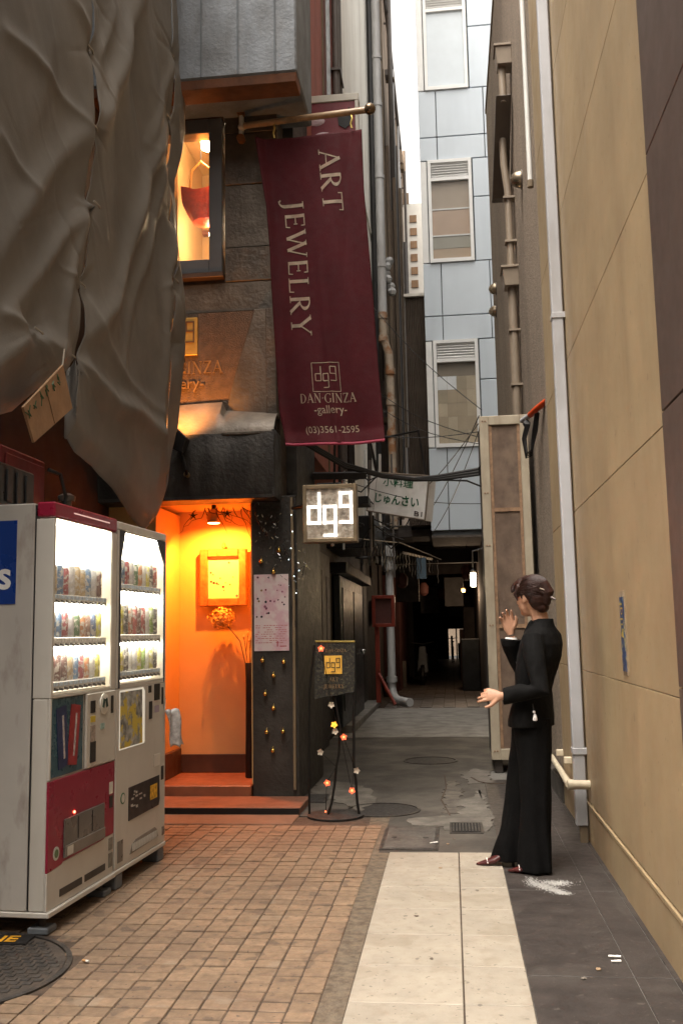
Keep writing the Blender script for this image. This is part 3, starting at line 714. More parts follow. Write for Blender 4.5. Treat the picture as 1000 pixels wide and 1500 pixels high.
wl = MB().tube([(-1.45, 13.4, 2.6), (-1.2, 13.4, 2.62), (-1.2, 13.4, 2.5)], .02, 7).build('wall_lamp', m_dpipe, sf)
MB().lathe([(.03, .1), (.12, 0), (.13, -.02)], (-1.2, 13.4, 2.38), 12).build('lamp_shade', m_black_metal, wl, smooth=True)

t = thing('red_sign_stand', 'slim red metal stand with red box beside dark door', 'stand', (-1.25, 16.7, 0))
m_redm = mat('red_paint', (.22, .03, .016), .5, var=.15)
MB().box(-1.32, -1.24, 16.6, 16.66, .1, 1.45).build('post', m_redm, t, bevel=.004)
MB().tube([(-1.27, 16.6, .6), (-.98, 16.4, .08)], .03, 6).build('brace', m_redm, t)
for (a, b, c, d) in ((-1.36, -1.3, 1.4, 1.95), (-1.02, -.96, 1.4, 1.95), (-1.3, -1.02, 1.4, 1.46), (-1.3, -1.02, 1.89, 1.95)):
    MB().box(a, b, 16.55, 16.68, c, d).build('box_frame', m_redm, t, bevel=.004)
MB().box(-1.3, -1.02, 16.6, 16.64, 1.46, 1.89).build('box_back', m_pass_red, t)

t = thing('ground_downpipe', 'grey plastic downpipe with elbow at the passage entrance', 'pipe', (-1.1, 17.5, 0))
MB().tube([(-1.1, 17.5, 2.9), (-1.1, 17.5, .32), (-1.07, 17.42, .16), (-.98, 17.25, .09), (-.75, 16.9, .075)], .075, 14).build('pipe', m_pvc, t, smooth=True)
for (z, r) in ((2.75, .13), (2.5, .13), (1.9, .1), (.45, .1)): MB().cyl((-1.1, 17.5, z - .05), (-1.1, 17.5, z + .05), r, 14).build('collar', m_pvc, t, smooth=True, ang=50)

# ================================================================== GALLERY BUILDING
GY = 7.5
m_sheet = mat('embossed_sheet_metal', (.082, .066, .052), .5, .45, var=.35, vs=5, dirt=(.19, .115, .065), da=.55, ds=4, lo=.5, hi=.75, bump=.9, bs=24)
m_sheet2 = mat('worn_zinc_sheet', (.115, .096, .077), .48, .5, var=.3, vs=6, dirt=(.07, .055, .045), da=.6, ds=3.5, bump=.7, bs=30)
m_canopy = mat('dark_zinc_canopy', (.034, .03, .027), .45, .5, var=.35, vs=4, dirt=(.11, .1, .09), da=.5, ds=7, streak=.2, bump=.5, bs=34)
m_signplate = mat('hammered_bronze', (.095, .06, .038), .5, .3, var=.3, vs=18, bump=1.0, bs=85)
m_plaster = mat('orange_tinted_plaster', (.56, .36, .15), .8, var=.06, vs=3, bump=.12, bs=70)  # wall colour tinted orange to deepen the warm lamp light
m_wood_step = mat('red_wood_step', (.26, .1, .05), .45, var=.25, vs=5, dirt=(.12, .05, .03), da=.5, ds=4, bump=.15, bs=60)
m_darkwood2 = mat('dark_skirting', (.06, .03, .02), .5, var=.3)
m_pillar = mat('dark_slate_cladding', (.036, .031, .025), .6, .15, var=.25, vs=5, dirt=(.1, .09, .08), da=.4, ds=4, bump=.5, bs=45)
gal = thing('gallery_building', 'dark metal clad gallery house with glowing orange doorway', 'building', (-2, 8, 0))
# masonry around the openings
MB().box(-7, -2.8, GY, 8.85, -.05, 9).build('wall', m_sheet, gal)
MB().box(-2.8, -1.34, GY + .03, GY + .3, 2.42, 4.3).build('wall', m_sheet, gal)
MB().box(-1.8, -1.34, GY + .03, GY + .3, 4.3, 6.0).build('wall', m_sheet, gal)
MB().box(-2.8, -1.8, GY + .03, GY + .3, 5.74, 6.0).build('wall', m_sheet, gal)
MB().box(-1.58, -1.21, GY, 8.88, 0, 2.42).build('pillar', m_pillar, gal, bevel=.006)
MB().box(-1.4, -1.25, GY + .3, 8.88, 2.42, 6.0).build('side_wall', m_pillar, gal)
MB().box(-2.8, -1.42, 8.7, 8.85, 2.42, 6.0).build('back_wall', m_plaster, gal)
MB().box(-7, -1.28, GY + .31, 8.88, 6.001, 9).build('upper_storey', m_pillar, gal)
# sheet-metal cladding pieces, overlapped like shingles
for (x0, x1, z0, z1, dy, mm) in ((-1.795, -1.34, 5.12, 5.58, .0, m_sheet), (-1.795, -1.34, 4.56, 5.115, .006, m_sheet2), (-1.795, -1.34, 4.26, 4.555, .0, m_sheet),
                                 (-2.8, -1.34, 4.0, 4.255, .008, m_sheet2), (-1.66, -1.34, 5.585, 5.78, -.006, m_sheet2), (-1.795, -1.665, 5.585, 5.78, .0, m_sheet)):
    MB().box(x0, x1, GY + dy, GY + .035, z0, z1).build('metal_cladding', mm, gal, bevel=.004)
# swooping fin of the sign bay
fin = [(-1.535, 3.985), (-1.57, 3.86), (-1.62, 3.7), (-1.68, 3.5), (-1.725, 3.33), (-1.765, 3.16), (-1.765, 3.06), (-1.345, 3.06), (-1.345, 3.985)]
MB().prism(fin, 'Y', GY - .07, GY + .03).build('curved_fin', m_sheet2, gal, bevel=.008)
MB().box(-1.435, -1.35, GY - .085, GY - .071, 2.95, 3.98).build('fin_strip', m_sheet, gal, bevel=.004)
# sign bay: hammered back plate, gold plaque, raised letters
MB().box(-2.8, -1.55, GY - .005, GY + .029, 3.0, 3.995).build('sign_plate', m_signplate, gal)
m_gold = mat('brushed_gold', (.62, .38, .1), .4, .6, var=.15, vs=12)
m_groove = mat('engraved_line', (.1, .05, .02), .6)
plq = MB().box(-2.355, -2.025, GY - .03, GY - .006, 3.63, 3.955).build('logo_plaque', m_gold, gal, bevel=.004)
def logo(x0, z0, s, y, th, m, parent, nm, dep=.004):
    """square monogram of three hook letters, s wide"""
    L_ = MB()
    def b(ax, az, bx, bz): L_.box(x0 + s * min(ax, bx) - th / 2, x0 + s * max(ax, bx) + th / 2, y - dep, y, z0 + s * min(az, bz) - th / 2, z0 + s * max(az, bz) + th / 2)
    for q in (((.30, .34), (.30, .89)), ((.10, .34), (.10, .64)), ((.10, .34), (.30, .34)), ((.10, .64), (.30, .64)),
              ((.40, .34), (.40, .64)), ((.60, .1), (.60, .64)), ((.40, .34), (.60, .34)), ((.40, .64), (.60, .64)), ((.40, .1), (.60, .1)),
              ((.70, .64), (.70, .89)), ((.90, .34), (.90, .89)), ((.70, .34), (.90, .34)), ((.70, .64), (.90, .64)), ((.70, .89), (.90, .89))):
        b(*q[0], *q[1])
    # nudge each bar so that crossing faces never share a plane
    for i in range(0, len(L_.v), 8):
        for k in range(8):
            x, yy, z = L_.v[i + k]
            if yy < y: L_.v[i + k] = (x, yy - .00025 * (i // 8), z)
    return L_.build(nm, m, parent)
logo(-2.34, 3.635, .315, GY - .031, .012, m_groove, plq, 'engraved_logo')
def letters(vs, fs, x, z, y, depth, m, parent, nm):
    k = len(vs)
    mb = MB(); mb.add([(x + p[0], y - p[2], z + p[1]) for p in vs] , fs)
    o = mb.build(nm, m, parent, fix=False)
    md = o.modifiers.new('thickness', 'SOLIDIFY'); md.thickness = depth; md.offset = 1
    return o
m_bronze_l = mat('bronze_letter', (.32, .2, .1), .4, .5, var=.2)
v_, f_, wd = roman('DAN.GINZA', .105, .1)
letters(v_, f_, -1.82 - wd, 3.475, GY - .012, .02, m_bronze_l, gal, 'raised_lettering')
v_, f_ = text_polys('-gallery-', .13, 'RIGHT')
letters(v_, f_, -1.965, 3.345, GY - .012, .02, m_bronze_l, gal, 'raised_lettering')
# curved scoop under the sign and canopy over the door
def scoop(u, v):
    x = -2.8 + 1.455 * u
    top = 3.14 + .06 * math.sin(min(1, u / .72) * math.pi * .5) if x < -1.77 else 3.13 - .1 * (x + 1.77)
    return (x, GY - .25 + (.165 if x < -1.77 else .172) * v ** 1.6, 2.9 + (top - 2.9) * v + .012 * math.sin(v * 3.1) * math.sin(u * 9))
MB().grid(scoop, 48, 10).build('curved_scoop', mat('brushed_scoop', (.17, .14, .11), .5, .15, var=.25, vs=8, dirt=(.12, .09, .07), da=.5, ds=6, streak=.2, bump=.4, bs=40), gal, smooth=True)
def canopy(u, v):
    z = 2.4 + .5 * v
    bul = .025 * math.sin(v * math.pi) + .012 * math.sin(u * 14) * v
    return (-2.8 + 1.46 * u, GY - .25 - bul, z)
MB().grid(canopy, 40, 10).build('canopy_face', m_canopy, gal, smooth=True)
MB().box(-2.8, -1.34, GY - .25, GY + .03, 2.372, 2.402).build('canopy_soffit', m_canopy, gal, bevel=.004)
MB().box(-1.36, -1.335, GY - .26, GY + .03, 2.372, 2.92).build('canopy_end', m_canopy, gal, bevel=.004)
MB().box(-1.765, -1.337, GY - .258, GY - .2, 2.885, 2.913).build('canopy_top', m_sheet2, gal, bevel=.006)
# window
m_dframe = mat('slate_window_frame', (.1, .105, .115), .45, .1, var=.1)
wf = MB()
for (a, b, c, d) in ((-1.925, -1.812, 4.335, 5.715), (-2.8, -1.925, 4.335, 4.455), (-2.8, -1.925, 5.59, 5.715)): wf.box(a, b, GY - .04, GY + .1, c, d)
gw = wf.build('window', m_dframe, gal, bevel=.006)
MB().box(-2.8, -1.925, GY + .03, GY + .036, 4.455, 5.59).build('pane', mat('clear_shop_glass', (.6, .6, .6), .03, var=.01, alpha=.1), gw)
MB().box(-2.82, -1.8, GY - .055, GY + .05, 4.29, 4.333).build('window_sill', mat('copper_sill', (.09, .05, .032), .5, .3, var=.3), gw, bevel=.004)
MB().box(-2.8, -1.8, GY - .03, GY + .05, 5.717, 5.74).build('window_head', MATS['copper_sill'], gw)
MB().box(-2.8, -1.42, GY + .31, 8.7, 4.2, 4.3).build('room_floor', m_plaster, gal)
MB().box(-2.8, -1.42, GY + .31, 8.7, 5.85, 5.9).build('room_ceiling', m_plaster, gal)
MB().box(-2.78, -2.3, GY + .31, 8.65, 4.301, 5.84).build('room_partition', m_plaster, gal)
MB().box(-2.29, -1.43, 8.62, 8.69, 5.2, 5.24).build('display_shelf', m_wood_step, gal)
# balcony of board-marked concrete over the window
m_balc = mat('blue_grey_concrete', (.165, .18, .2), .8, var=.25, vs=4, dirt=(.09, .085, .08), da=.6, ds=5, streak=.3, bump=.6, bs=36)
m_rustface = mat('rusted_soffit', (.15, .055, .024), .75, var=.3, vs=4, dirt=(.07, .035, .02), da=.7, ds=5, bump=.3, bs=40)
bal = MB().box(-4.2, -1.07, 6.9, 7.75, 5.73, 9).build('balcony', m_balc, gal, bevel=.015)
MB().hexa([(-4.2, 6.93, 5.66), (-1.08, 6.93, 5.66), (-1.08, 7.14, 5.66), (-4.2, 7.14, 5.66), (-4.2, 6.91, 5.729), (-1.075, 6.91, 5.729), (-1.075, 7.14, 5.729), (-4.2, 7.14, 5.729)]).build('rusted_edge_beam', m_rustface, bal, bevel=.004)
for k in range(5):
    x = -2.45 + k * .3
    MB().box(x, x + .012, 6.893, 6.899, 5.74, 9).build('board_joint', mat('concrete_joint', (.1, .11, .12), .9), bal)
# porch: plaster niche, steps
MB().box(-2.8, -1.585, 8.2, 8.35, 0, 2.6).build('porch_wall', m_plaster, gal)
MB().box(-2.8, -2.38, GY, 8.199, 0, 2.37).build('porch_wall', m_plaster, gal)
MB().box(-1.592, -1.581, GY + .02, 8.199, 0.14, 2.37).build('porch_wall', m_plaster, gal)
MB().box(-2.8, -1.59, GY + .0, 8.199, 2.403, 2.46).build('porch_ceiling', m_plaster, gal)
MB().box(-2.379, -1.593, 8.17, 8.199, .131, .285).build('skirting', m_darkwood2, gal, bevel=.004)
MB().box(-2.38, -2.35, GY, 8.17, .131, .34).build('skirting', m_darkwood2, gal, bevel=.004)
MB().box(-2.75, -1.593, GY - .02, 8.2, -.02, .13).build('upper_step', m_wood_step, gal, bevel=.008)
MB().box(-2.6, -1.13, 6.99, GY - .02, -.04, .05).build('lower_step', mat('red_stone_step', (.2, .085, .05), .55, var=.25, vs=4, dirt=(.09, .06, .045), da=.6, ds=3.5, bump=.2, bs=60), gal, bevel=.006)
MB().box(-2.6, -1.132, 6.982, 6.99, -.04, .047).build('step_riser', m_black_metal, gal)
# porch spot lamp in a wire nest, and its light
t = thing('porch_lamp', 'small bright spot lamp under the gallery porch ceiling', 'lamp', (-1.97, 7.8, 2.3))
MB().lathe([(.02, .07), (.045, .06), (.06, 0), (.055, -.05)], (-1.97, 7.8, 2.3), 14).build('lamp_housing', mat('brass', (.5, .32, .12), .35, .8), t, smooth=True)
MB().lathe([(.001, -.052), (.05, -.052)], (-1.97, 7.8, 2.3), 14, cap=False).build('bulb_face', mat('lit_bulb', (1, .8, .5), .5, emit=12, ec=(1, .5, .15)), t)
MB().cyl((-1.97, 7.8, 2.37), (-1.97, 7.8, 2.403), .02, 8).build('stem', m_black_metal, t)
WARM = (1.0, .26, .025)
sp = bpy.data.lights.new('porch_spot', 'SPOT'); sp.energy = 50; sp.color = (1, .24, .025); sp.spot_size = R(150); sp.spot_blend = .5; sp.shadow_soft_size = .015
so = bpy.data.objects.new('porch_spot', sp); col.objects.link(so); so.location = (-1.97, 7.8, 2.235); so.rotation_euler = (R(22), 0, 0)
lamp_light('window_lamp_light', (-2.03, 7.68, 5.56), 2.3, (1, .25, .035), .05)
lamp_light('window_lamp_light_low', (-1.97, 7.95, 4.74), 1.5, (1, .36, .08), .05)
t = thing('window_ceiling_lamp', 'round white ceiling lamp inside the upper window', 'lamp', (-1.99, 7.72, 5.68))
MB().lathe([(.07, -.02), (.075, .03), (.04, .06)], (-1.99, 7.72, 5.61), 14).build('glowing_disc', mat('lit_disc', (1, .9, .7), .5, emit=20, ec=(1, .8, .5)), t, smooth=True)
MB().cyl((-1.99, 7.72, 5.66), (-1.99, 7.72, 5.85), .02, 8).build('stem', m_black_metal, t)
t = thing('window_glass_lamp', 'pear shaped glowing lamp low in the upper window', 'lamp', (-1.95, 7.8, 4.9))
MB().lathe([(.01, .22), (.03, .18), (.07, .05), (.075, -.02), (.04, -.08)], (-1.95, 7.85, 4.85), 14).build('glowing_shade', MATS['lit_disc'], t, smooth=True)
MB().tube([(-1.95, 7.85, 5.05), (-1.95, 7.85, 5.85)], .006, 5).build('cord', m_black_metal, t)
# red handbag hanging in the window
t = thing('red_handbag', 'red leather handbag hanging inside the upper window', 'handbag', (-2.1, 7.75, 5.0))
def bag(u, v):
    a = u * 2 * math.pi; w = .15 + .035 * math.sin(v * math.pi) - .05 * v
    return (-2.1 + .06 * v + math.cos(a) * w + .012 * math.sin(5 * a + v * 4), 7.78 + math.sin(a) * .06, 5.25 - .33 * v + .03 * math.cos(a * 2) * (1 - v))
MB().grid(bag, 28, 10, True).build('bag_body', mat('red_leather', (.72, .07, .02), .4, var=.3, vs=14, bump=.4, bs=40), t, smooth=True)
MB().lathe([(.11, 0), (.06, -.02), (.001, -.03)], (-2.04, 7.78, 4.925), 14, cap=False).build('bag_base', MATS['red_leather'], t, smooth=True)
MB().tube([(-2.18, 7.78, 5.24), (-2.16, 7.78, 5.42), (-2.08, 7.78, 5.5), (-1.99, 7.78, 5.42), (-1.98, 7.78, 5.24)], .012, 7).build('bag_handle', mat('gold_clasp', (.6, .35, .1), .35, .5), t, smooth=True)
MB().tube([(-2.08, 7.78, 5.5), (-2.08, 7.78, 5.85)], .004, 5).build('hanger', m_black_metal, t)
# uplighter for the sign bay
t = thing('sign_uplighter', 'small black floodlight aimed up at the gallery sign', 'floodlight', (-2.02, 7.12, 2.7))
MB().hexa([(-2.16, 7.08, 2.78), (-2.04, 7.08, 2.72), (-2.04, 7.16, 2.72), (-2.16, 7.16, 2.78), (-2.1, 7.06, 2.94), (-2.0, 7.06, 2.84), (-2.0, 7.18, 2.84), (-2.1, 7.18, 2.94)]).build('lamp_head', m_black_metal, t, bevel=.006)
MB().tube([(-2.06, 7.12, 2.74), (-2.02, 7.13, 2.6), (-2.05, 7.26, 2.55)], .012, 6).build('arm', m_black_metal, t)
MB().cyl((-2.045, 7.2, 2.58), (-2.03, 7.255, 2.56), .022, 8).build('wall_plate', mat('worn_brass', (.3, .22, .12), .4, .6), t)
ul = bpy.data.lights.new('sign_uplight', 'SPOT'); ul.energy = 16; ul.color = (1, .36, .07); ul.spot_size = R(130); ul.spot_blend = .8; ul.shadow_soft_size = .04
uo = bpy.data.objects.new('sign_uplight', ul); col.objects.link(uo); uo.location = (-2.1, 7.03, 2.98)
uo.rotation_euler = Vector((.0, -.8, -.6)).to_track_quat('Z', 'Y').to_euler()
# ================================================================== BUILDING UNDER SCAFFOLD SHEETS (left)
ob = thing('shrouded_building', 'dark building hidden behind grey tarpaulin and vending machines', 'building', (-4, 5, 0))
MB().box(-7, -2.78, 1.4, 7.495, -.05, 9).build('wall', mat('dark_red_brown_wall', (.025, .015, .013), .8, var=.3, vs=2, dirt=(.02, .016, .015), da=.5, ds=2), ob)
MB().box(-2.78, -2.55, 3.0, 7.4, 2.05, 2.12).build('ledge', m_darkwood, ob)

m_tarp = mat('grey_vinyl_tarp', (.165, .152, .136), .68, var=.16, vs=1.6, dirt=(.115, .104, .092), da=.5, ds=2.2, bump=.22, bs=110, spec=.35)
tarp = thing('tarpaulin', 'large grey vinyl tarpaulin laced over the scaffold on the left', 'tarpaulin', (-2.05, 5.3, 2.1))
TX = -2.05
RIDGE = [  # polyline in (y, z) along the alley, height, width, sharp
 ([(6.1, 6.2), (5.82, 5.58), (5.5, 4.92), (5.28, 4.53), (5.03, 4.28)], .16, .11, 0),
 ([(3.98, 4.18), (4.24, 4.25), (4.53, 4.26), (4.98, 4.27)], .05, .04, 1),
 ([(4.75, 4.9), (4.93, 4.85), (5.03, 4.77)], .05, .05, 1),
 ([(6.66, 5.28), (6.1, 4.41), (5.8, 3.83), (5.45, 3.33), (5.08, 3.03)], .13, .085, 0),
 ([(5.01, 4.26), (4.45, 3.69), (4.16, 3.3), (3.85, 2.84)], .1, .1, 0),
 ([(4.0, 3.67), (4.14, 3.6), (4.33, 3.56)], .045, .035, 1),
 ([(5.03, 3.78), (4.69, 3.45), (4.32, 3.05), (4.09, 2.81)], .09, .07, 0),
 ([(5.03, 3.78), (4.84, 3.31), (4.73, 2.88)], .07, .055, 0),
 ([(3.95, 2.5), (4.28, 2.76), (4.53, 2.82), (4.78, 2.81)], .13, .09, 0),
 ([(4.94, 2.85), (5.25, 2.79), (5.54, 2.74), (6.0, 2.79), (6.54, 2.75), (6.64, 2.55)], .12, .075, 0),
 ([(6.75, 5.85), (6.5, 5.32), (6.2, 4.81)], .06, .06, 0),
 ([(6.6, 4.88), (6.35, 4.29), (5.97, 3.65), (5.72, 3.05)], .07, .07, 0),
 ([(5.04, 3.31), (5.21, 3.13), (5.74, 2.96), (6.61, 2.91)], .05, .05, 1),
 ([(6.87, 4.66), (6.64, 3.93), (6.58, 3.21), (6.44, 2.44)], .06, .08, 0),
 ([(4.06, 2.82), (4.27, 2.83), (4.37, 2.82)], .05, .03, 1),
 ([(5.4, 5.28), (5.3, 5.01), (5.13, 4.8)], .06, .05, 0),
 ([(4.4, 4.75), (4.5, 4.5), (4.4, 4.1), (4.25, 3.8)], .05, .12, 0)]
TIES = [(5.03, 5.25), (5.03, 4.77), (5.03, 4.275), (5.03, 3.79), (5.03, 3.31), (4.95, 2.87), (6.77, 5.85), (6.7, 5.3), (6.68, 4.9), (6.75, 4.52), (6.78, 4.0), (6.8, 3.5), (4.37, 2.82)]
CREASE = []                                   # short sharp creases raying out from the lacing points
cr_ = random.Random(77)
for (ty, tz) in TIES:
    for k in range(5):
        a = cr_.uniform(0, 2 * math.pi); CREASE.append((ty, tz, math.cos(a), math.sin(a), cr_.uniform(.15, .5), cr_.uniform(.006, .016) * cr_.choice((1, 1, -1)), cr_.uniform(.009, .018)))
for k in range(34):                            # packing creases left from folding
    a = cr_.choice((-.9, -.7, .6, 2.2, 2.5)) + cr_.gauss(0, .15); CREASE.append((cr_.uniform(3.9, 6.9), cr_.uniform(2.6, 6.0), math.cos(a), math.sin(a), cr_.uniform(.2, .7), cr_.uniform(.003, .006) * cr_.choice((1, -1)), cr_.uniform(.006, .011)))
def tarp_arr(y, z):
    """height field of the hanging sheet, numpy arrays of y and z"""
    h = np.zeros_like(y)
    for pts, am, wd_, sh in RIDGE:
        best = np.full_like(y, 9.); tt = np.zeros_like(y)
        for i in range(len(pts) - 1):
            (ay, az), (by, bz) = pts[i], pts[i + 1]; dy, dz = by - ay, bz - az; l = dy * dy + dz * dz
            t_ = np.clip(((y - ay) * dy + (z - az) * dz) / l, 0, 1); d = np.hypot(y - ay - dy * t_, z - az - dz * t_)
            w_ = d < best; best = np.where(w_, d, best); tt = np.where(w_, (i + t_) / (len(pts) - 1), tt)
        side = np.sqrt((best / wd_) ** 2 + .05)                     # crest is tight, flanks run out straight
        e = np.exp(-1.25 * (side - .22) ** (1.15 if sh else 1.35))
        h += .46 * am * e * (.4 + .6 * np.sin(np.pi * np.minimum(1, .15 + tt * .8)))
    ph = y * 1.15 + z * .42 + .25 * np.sin(z * 1.3 + y)              # long drapes falling from the rail
    h += .042 * (np.abs(np.sin(np.pi * ph)) ** 1.3 - .4) * np.clip((z - 2.3) / 1.5, .2, 1)
    for (ty, tz) in TIES:
        r = np.hypot(y - ty, z - tz); h -= .05 * np.exp(-(r / .09) ** 2)
    for (cy, cz, ux, uz, ln, am, wd_) in CREASE:
        al = (y - cy) * ux + (z - cz) * uz; pe = (y - cy) * -uz + (z - cz) * ux + .03 * al * al
        h += am * np.exp(-np.abs(pe / wd_) ** 1.4) * np.where(al > 0, np.exp(-(al / ln) ** 2), np.exp(-(al / .03) ** 2))
    nn = np.array([.05 * mnoise.noise(Vector((a * 1.1, b * .8, 3.1))) + .008 * mnoise.noise(Vector((a * 3, b * 2.2, 3.1))) + .0035 * mnoise.noise(Vector(((a + b * .7) * 9, (b - a * .7) * 2, 9))) for a, b in zip(y.ravel().tolist(), z.ravel().tolist())])
    return TX + h + nn.reshape(y.shape)
def tarp_x(y, z): return float(tarp_arr(np.array([float(y)]), np.array([float(z)]))[0])
def lerp_tab(tab, x):
    for (a, b), (c, d) in zip(tab, tab[1:]):
        if x <= c: return b + (d - b) * max(0, min(1, (x - a) / (c - a)))
    return tab[-1][1]
BOT = [(2.6, 2.2), (3.7, 2.26), (4.09, 2.32), (4.35, 2.42), (4.6, 2.6), (4.8, 2.74), (4.98, 2.8), (5.0, 2.42), (5.12, 2.36), (5.4, 2.33), (5.7, 2.24), (6.05, 2.1), (6.33, 2.03), (6.5, 2.12), (6.72, 2.31), (6.86, 2.6), (6.95, 2.77), (7.2, 3.0)]
def gap(z, zs):
    k = min(abs(z - t) for t in zs); return .03 * min(1, (k / .14) ** .8) if k < .4 else .03
Z1 = [5.73, 5.25, 4.77, 4.275, 3.79, 3.31, 2.87]; Z2 = [5.85, 5.3, 4.9, 4.52, 4.0, 3.5, 3.0, 2.6]
def edge1(z): return 5.03 - max(0, 3.3 - z) * .12
def edge2(z): return 6.74 + .05 * math.sin(z * 1.7)
def edge3(z): return lerp_tab([(2.0, 6.55), (2.3, 6.74), (2.77, 6.97), (3.6, 7.03), (4.5, 7.0), (4.9, 6.92), (5.4, 7.08), (6.0, 7.2), (6.8, 7.46), (8, 7.49)], z)
def tsheet(ya, yb, n, m_, nm, ztop=7.6):
    def fn(u, v):
        z = 4
        for _ in range(3):
            a, b = ya(z), yb(z); y = a + (b - a) * u
            zb = lerp_tab(BOT, y if nm != 'tarp_sheet_left' else min(y, 4.98)); z = ztop + (zb - ztop) * v
        a, b = ya(z), yb(z); y = a + (b - a) * u
        low = max(0, 1 - (z - zb) / .12)                            # hem turns under
        return (-.06 * low * low, y, z)
    g = MB().grid(fn, n, m_); A_ = np.array(g.v); A_[:, 0] += tarp_arr(A_[:, 1], A_[:, 2]); g.v = [tuple(p) for p in A_.tolist()]
    o = g.build('tarp_sheet', m_tarp, tarp, smooth=True, ang=180, fix=False)
    s = o.modifiers.new('cloth_thickness', 'SOLIDIFY'); s.thickness = .004
    return o
tsheet(lambda z: 3.3, lambda z: edge1(z) - gap(z, Z1), 120, 260, 'tarp_sheet_left', 6.0)
tsheet(lambda z: edge1(z) + gap(z, Z1) * .6, lambda z: edge2(z) - gap(z, Z2) * .7, 120, 300, 'b')
tsheet(lambda z: min(edge2(z) + gap(z, Z2) * .7, edge3(z) - .03), edge3, 22, 150, 'c')
m_tie = mat('pale_lacing', (.3, .27, .22), .7)
for (ty, tz) in TIES:
    x = tarp_x(ty, tz) + .012
    MB().tube([(x, ty - .045, tz + .012), (x + .014, ty, tz), (x, ty + .045, tz + .008)], .006, 6).build('lacing_tie', m_tie, tarp)
MB().tube([(-2.12, 2.6, 7.62), (-2.12, 7.5, 7.62)], .025, 8).build('top_rail', m_dpipe, tarp)

# cardboard scrap with green brush marks
t = thing('cardboard_scrap', 'torn brown cardboard with green brush marks under the tarpaulin', 'cardboard', (-1.97, 4.6, 2.4))
cbx = -1.9
cb = [(4.02, 2.35), (4.45, 2.67), (4.58, 2.478), (4.14, 2.21)]
cbz = [(y, z) for y, z in cb]
MB().add([(cbx, *p) for p in cbz] + [(cbx - .012, *p) for p in cbz], [(0, 1, 2, 3), (7, 6, 5, 4), (0, 4, 5, 1), (1, 5, 6, 2), (2, 6, 7, 3), (3, 7, 4, 0)]).build('board', mat('brown_card', (.29, .17, .09), .8, var=.2, vs=8, bump=.2, bs=40), t)
MB().tube([(cbx - .004, 4.45, 2.66), (cbx - .06, 4.6, 2.8)], .004, 5).build('string', m_tie, t)
gs = MB(); gr = random.Random(2)
for k in range(6):
    f = (k + .6) / 6.8; y0, z0 = 4.02 + .43 * f, 2.35 + .32 * f
    for q in range(4):
        a = gr.uniform(0, 3.14); l = gr.uniform(.012, .024); cy, cz = y0 + gr.uniform(-.012, .02) + .012, z0 - .035 + gr.uniform(-.02, .015)
        dy_, dz_ = math.cos(a) * l, math.sin(a) * l
        gs.tube([(cbx + .001, cy - dy_, cz - dz_), (cbx + .001, cy + dy_, cz + dz_)], .004, 5, flat=.5)
tag(gs.build('green_brush_marks', mat('green_paint', (.03, .09, .04), .6), t), kind='stuff')
MB().obox((cbx + .002, 4.3, 2.43), (.002, .004, .2), 0, R(36)).build('fold_crease', mat('card_crease', (.17, .1, .05), .9), t)

# ================================================================== VENDING MACHINES
MA = (-1.81, 4.177, 0); MRZ = -R(3.35)
m_vm_white = mat('machine_white', (.5, .47, .42), .42, var=.06, vs=3, dirt=(.33, .28, .22), da=.45, ds=3.5, streak=.2, lo=.5, hi=.8)
m_vm_side = mat('machine_side_stained', (.42, .39, .35), .5, var=.08, vs=3, dirt=(.12, .065, .042), da=.8, ds=4.2, streak=.35, lo=.54, hi=.72)
m_crimson = mat('crimson_panel', (.24, .012, .034), .32, var=.1)
m_vm_black = mat('machine_black', (.016, .015, .015), .35, var=.2)
m_vm_grey = mat('machine_flap_grey', (.12, .11, .1), .3, var=.15)
m_lit = mat('lit_display_back', (.9, .88, .8), .6, var=.02, emit=.7, ec=(1, .93, .78))
m_tube = mat('fluorescent_tube', (1, 1, .95), .4, emit=7, ec=(1, .95, .82))
m_inner = mat('display_liner', (.78, .72, .6), .5, var=.03)
m_pane = mat('display_pane', (.95, .95, .95), .04, alpha=.06, var=.01)
m_rail = mat('price_rail', (.55, .52, .46), .4, var=.06)
m_button = mat('button_strip', (.05, .048, .045), .4)
CAN = [tuple(.72 * q + .16 for q in rgb(*c)) for c in ((214, 205, 40), (150, 190, 40), (235, 235, 228), (225, 215, 60), (60, 50, 45), (200, 110, 40), (190, 60, 40), (120, 60, 35), (205, 175, 120), (90, 140, 190), (180, 30, 40), (235, 235, 235), (80, 130, 60), (220, 140, 60), (150, 100, 70), (60, 100, 150))]  # can colours lifted towards white, as if washed by the display light
can_mats = [mat('can_print_%d' % i, c, .35, .15, var=.25, vs=45, dirt=(.75, .72, .65), da=.9, ds=38, lo=.5, hi=.56) for i, c in enumerate(CAN)]
m_can_top = mat('can_aluminium', (.6, .6, .6), .3, .9)
def vbox(t, nm, m, x0, x1, y0, y1, z0, z1, bevel=.003, parent=None):
    return MB().box(x0, x1, y0, y1, z0, z1).build(nm, m, parent or t, local=True, bevel=bevel)
def ywin(pts, x0, x1): return MB().prism(pts, 'X', x0, x1)
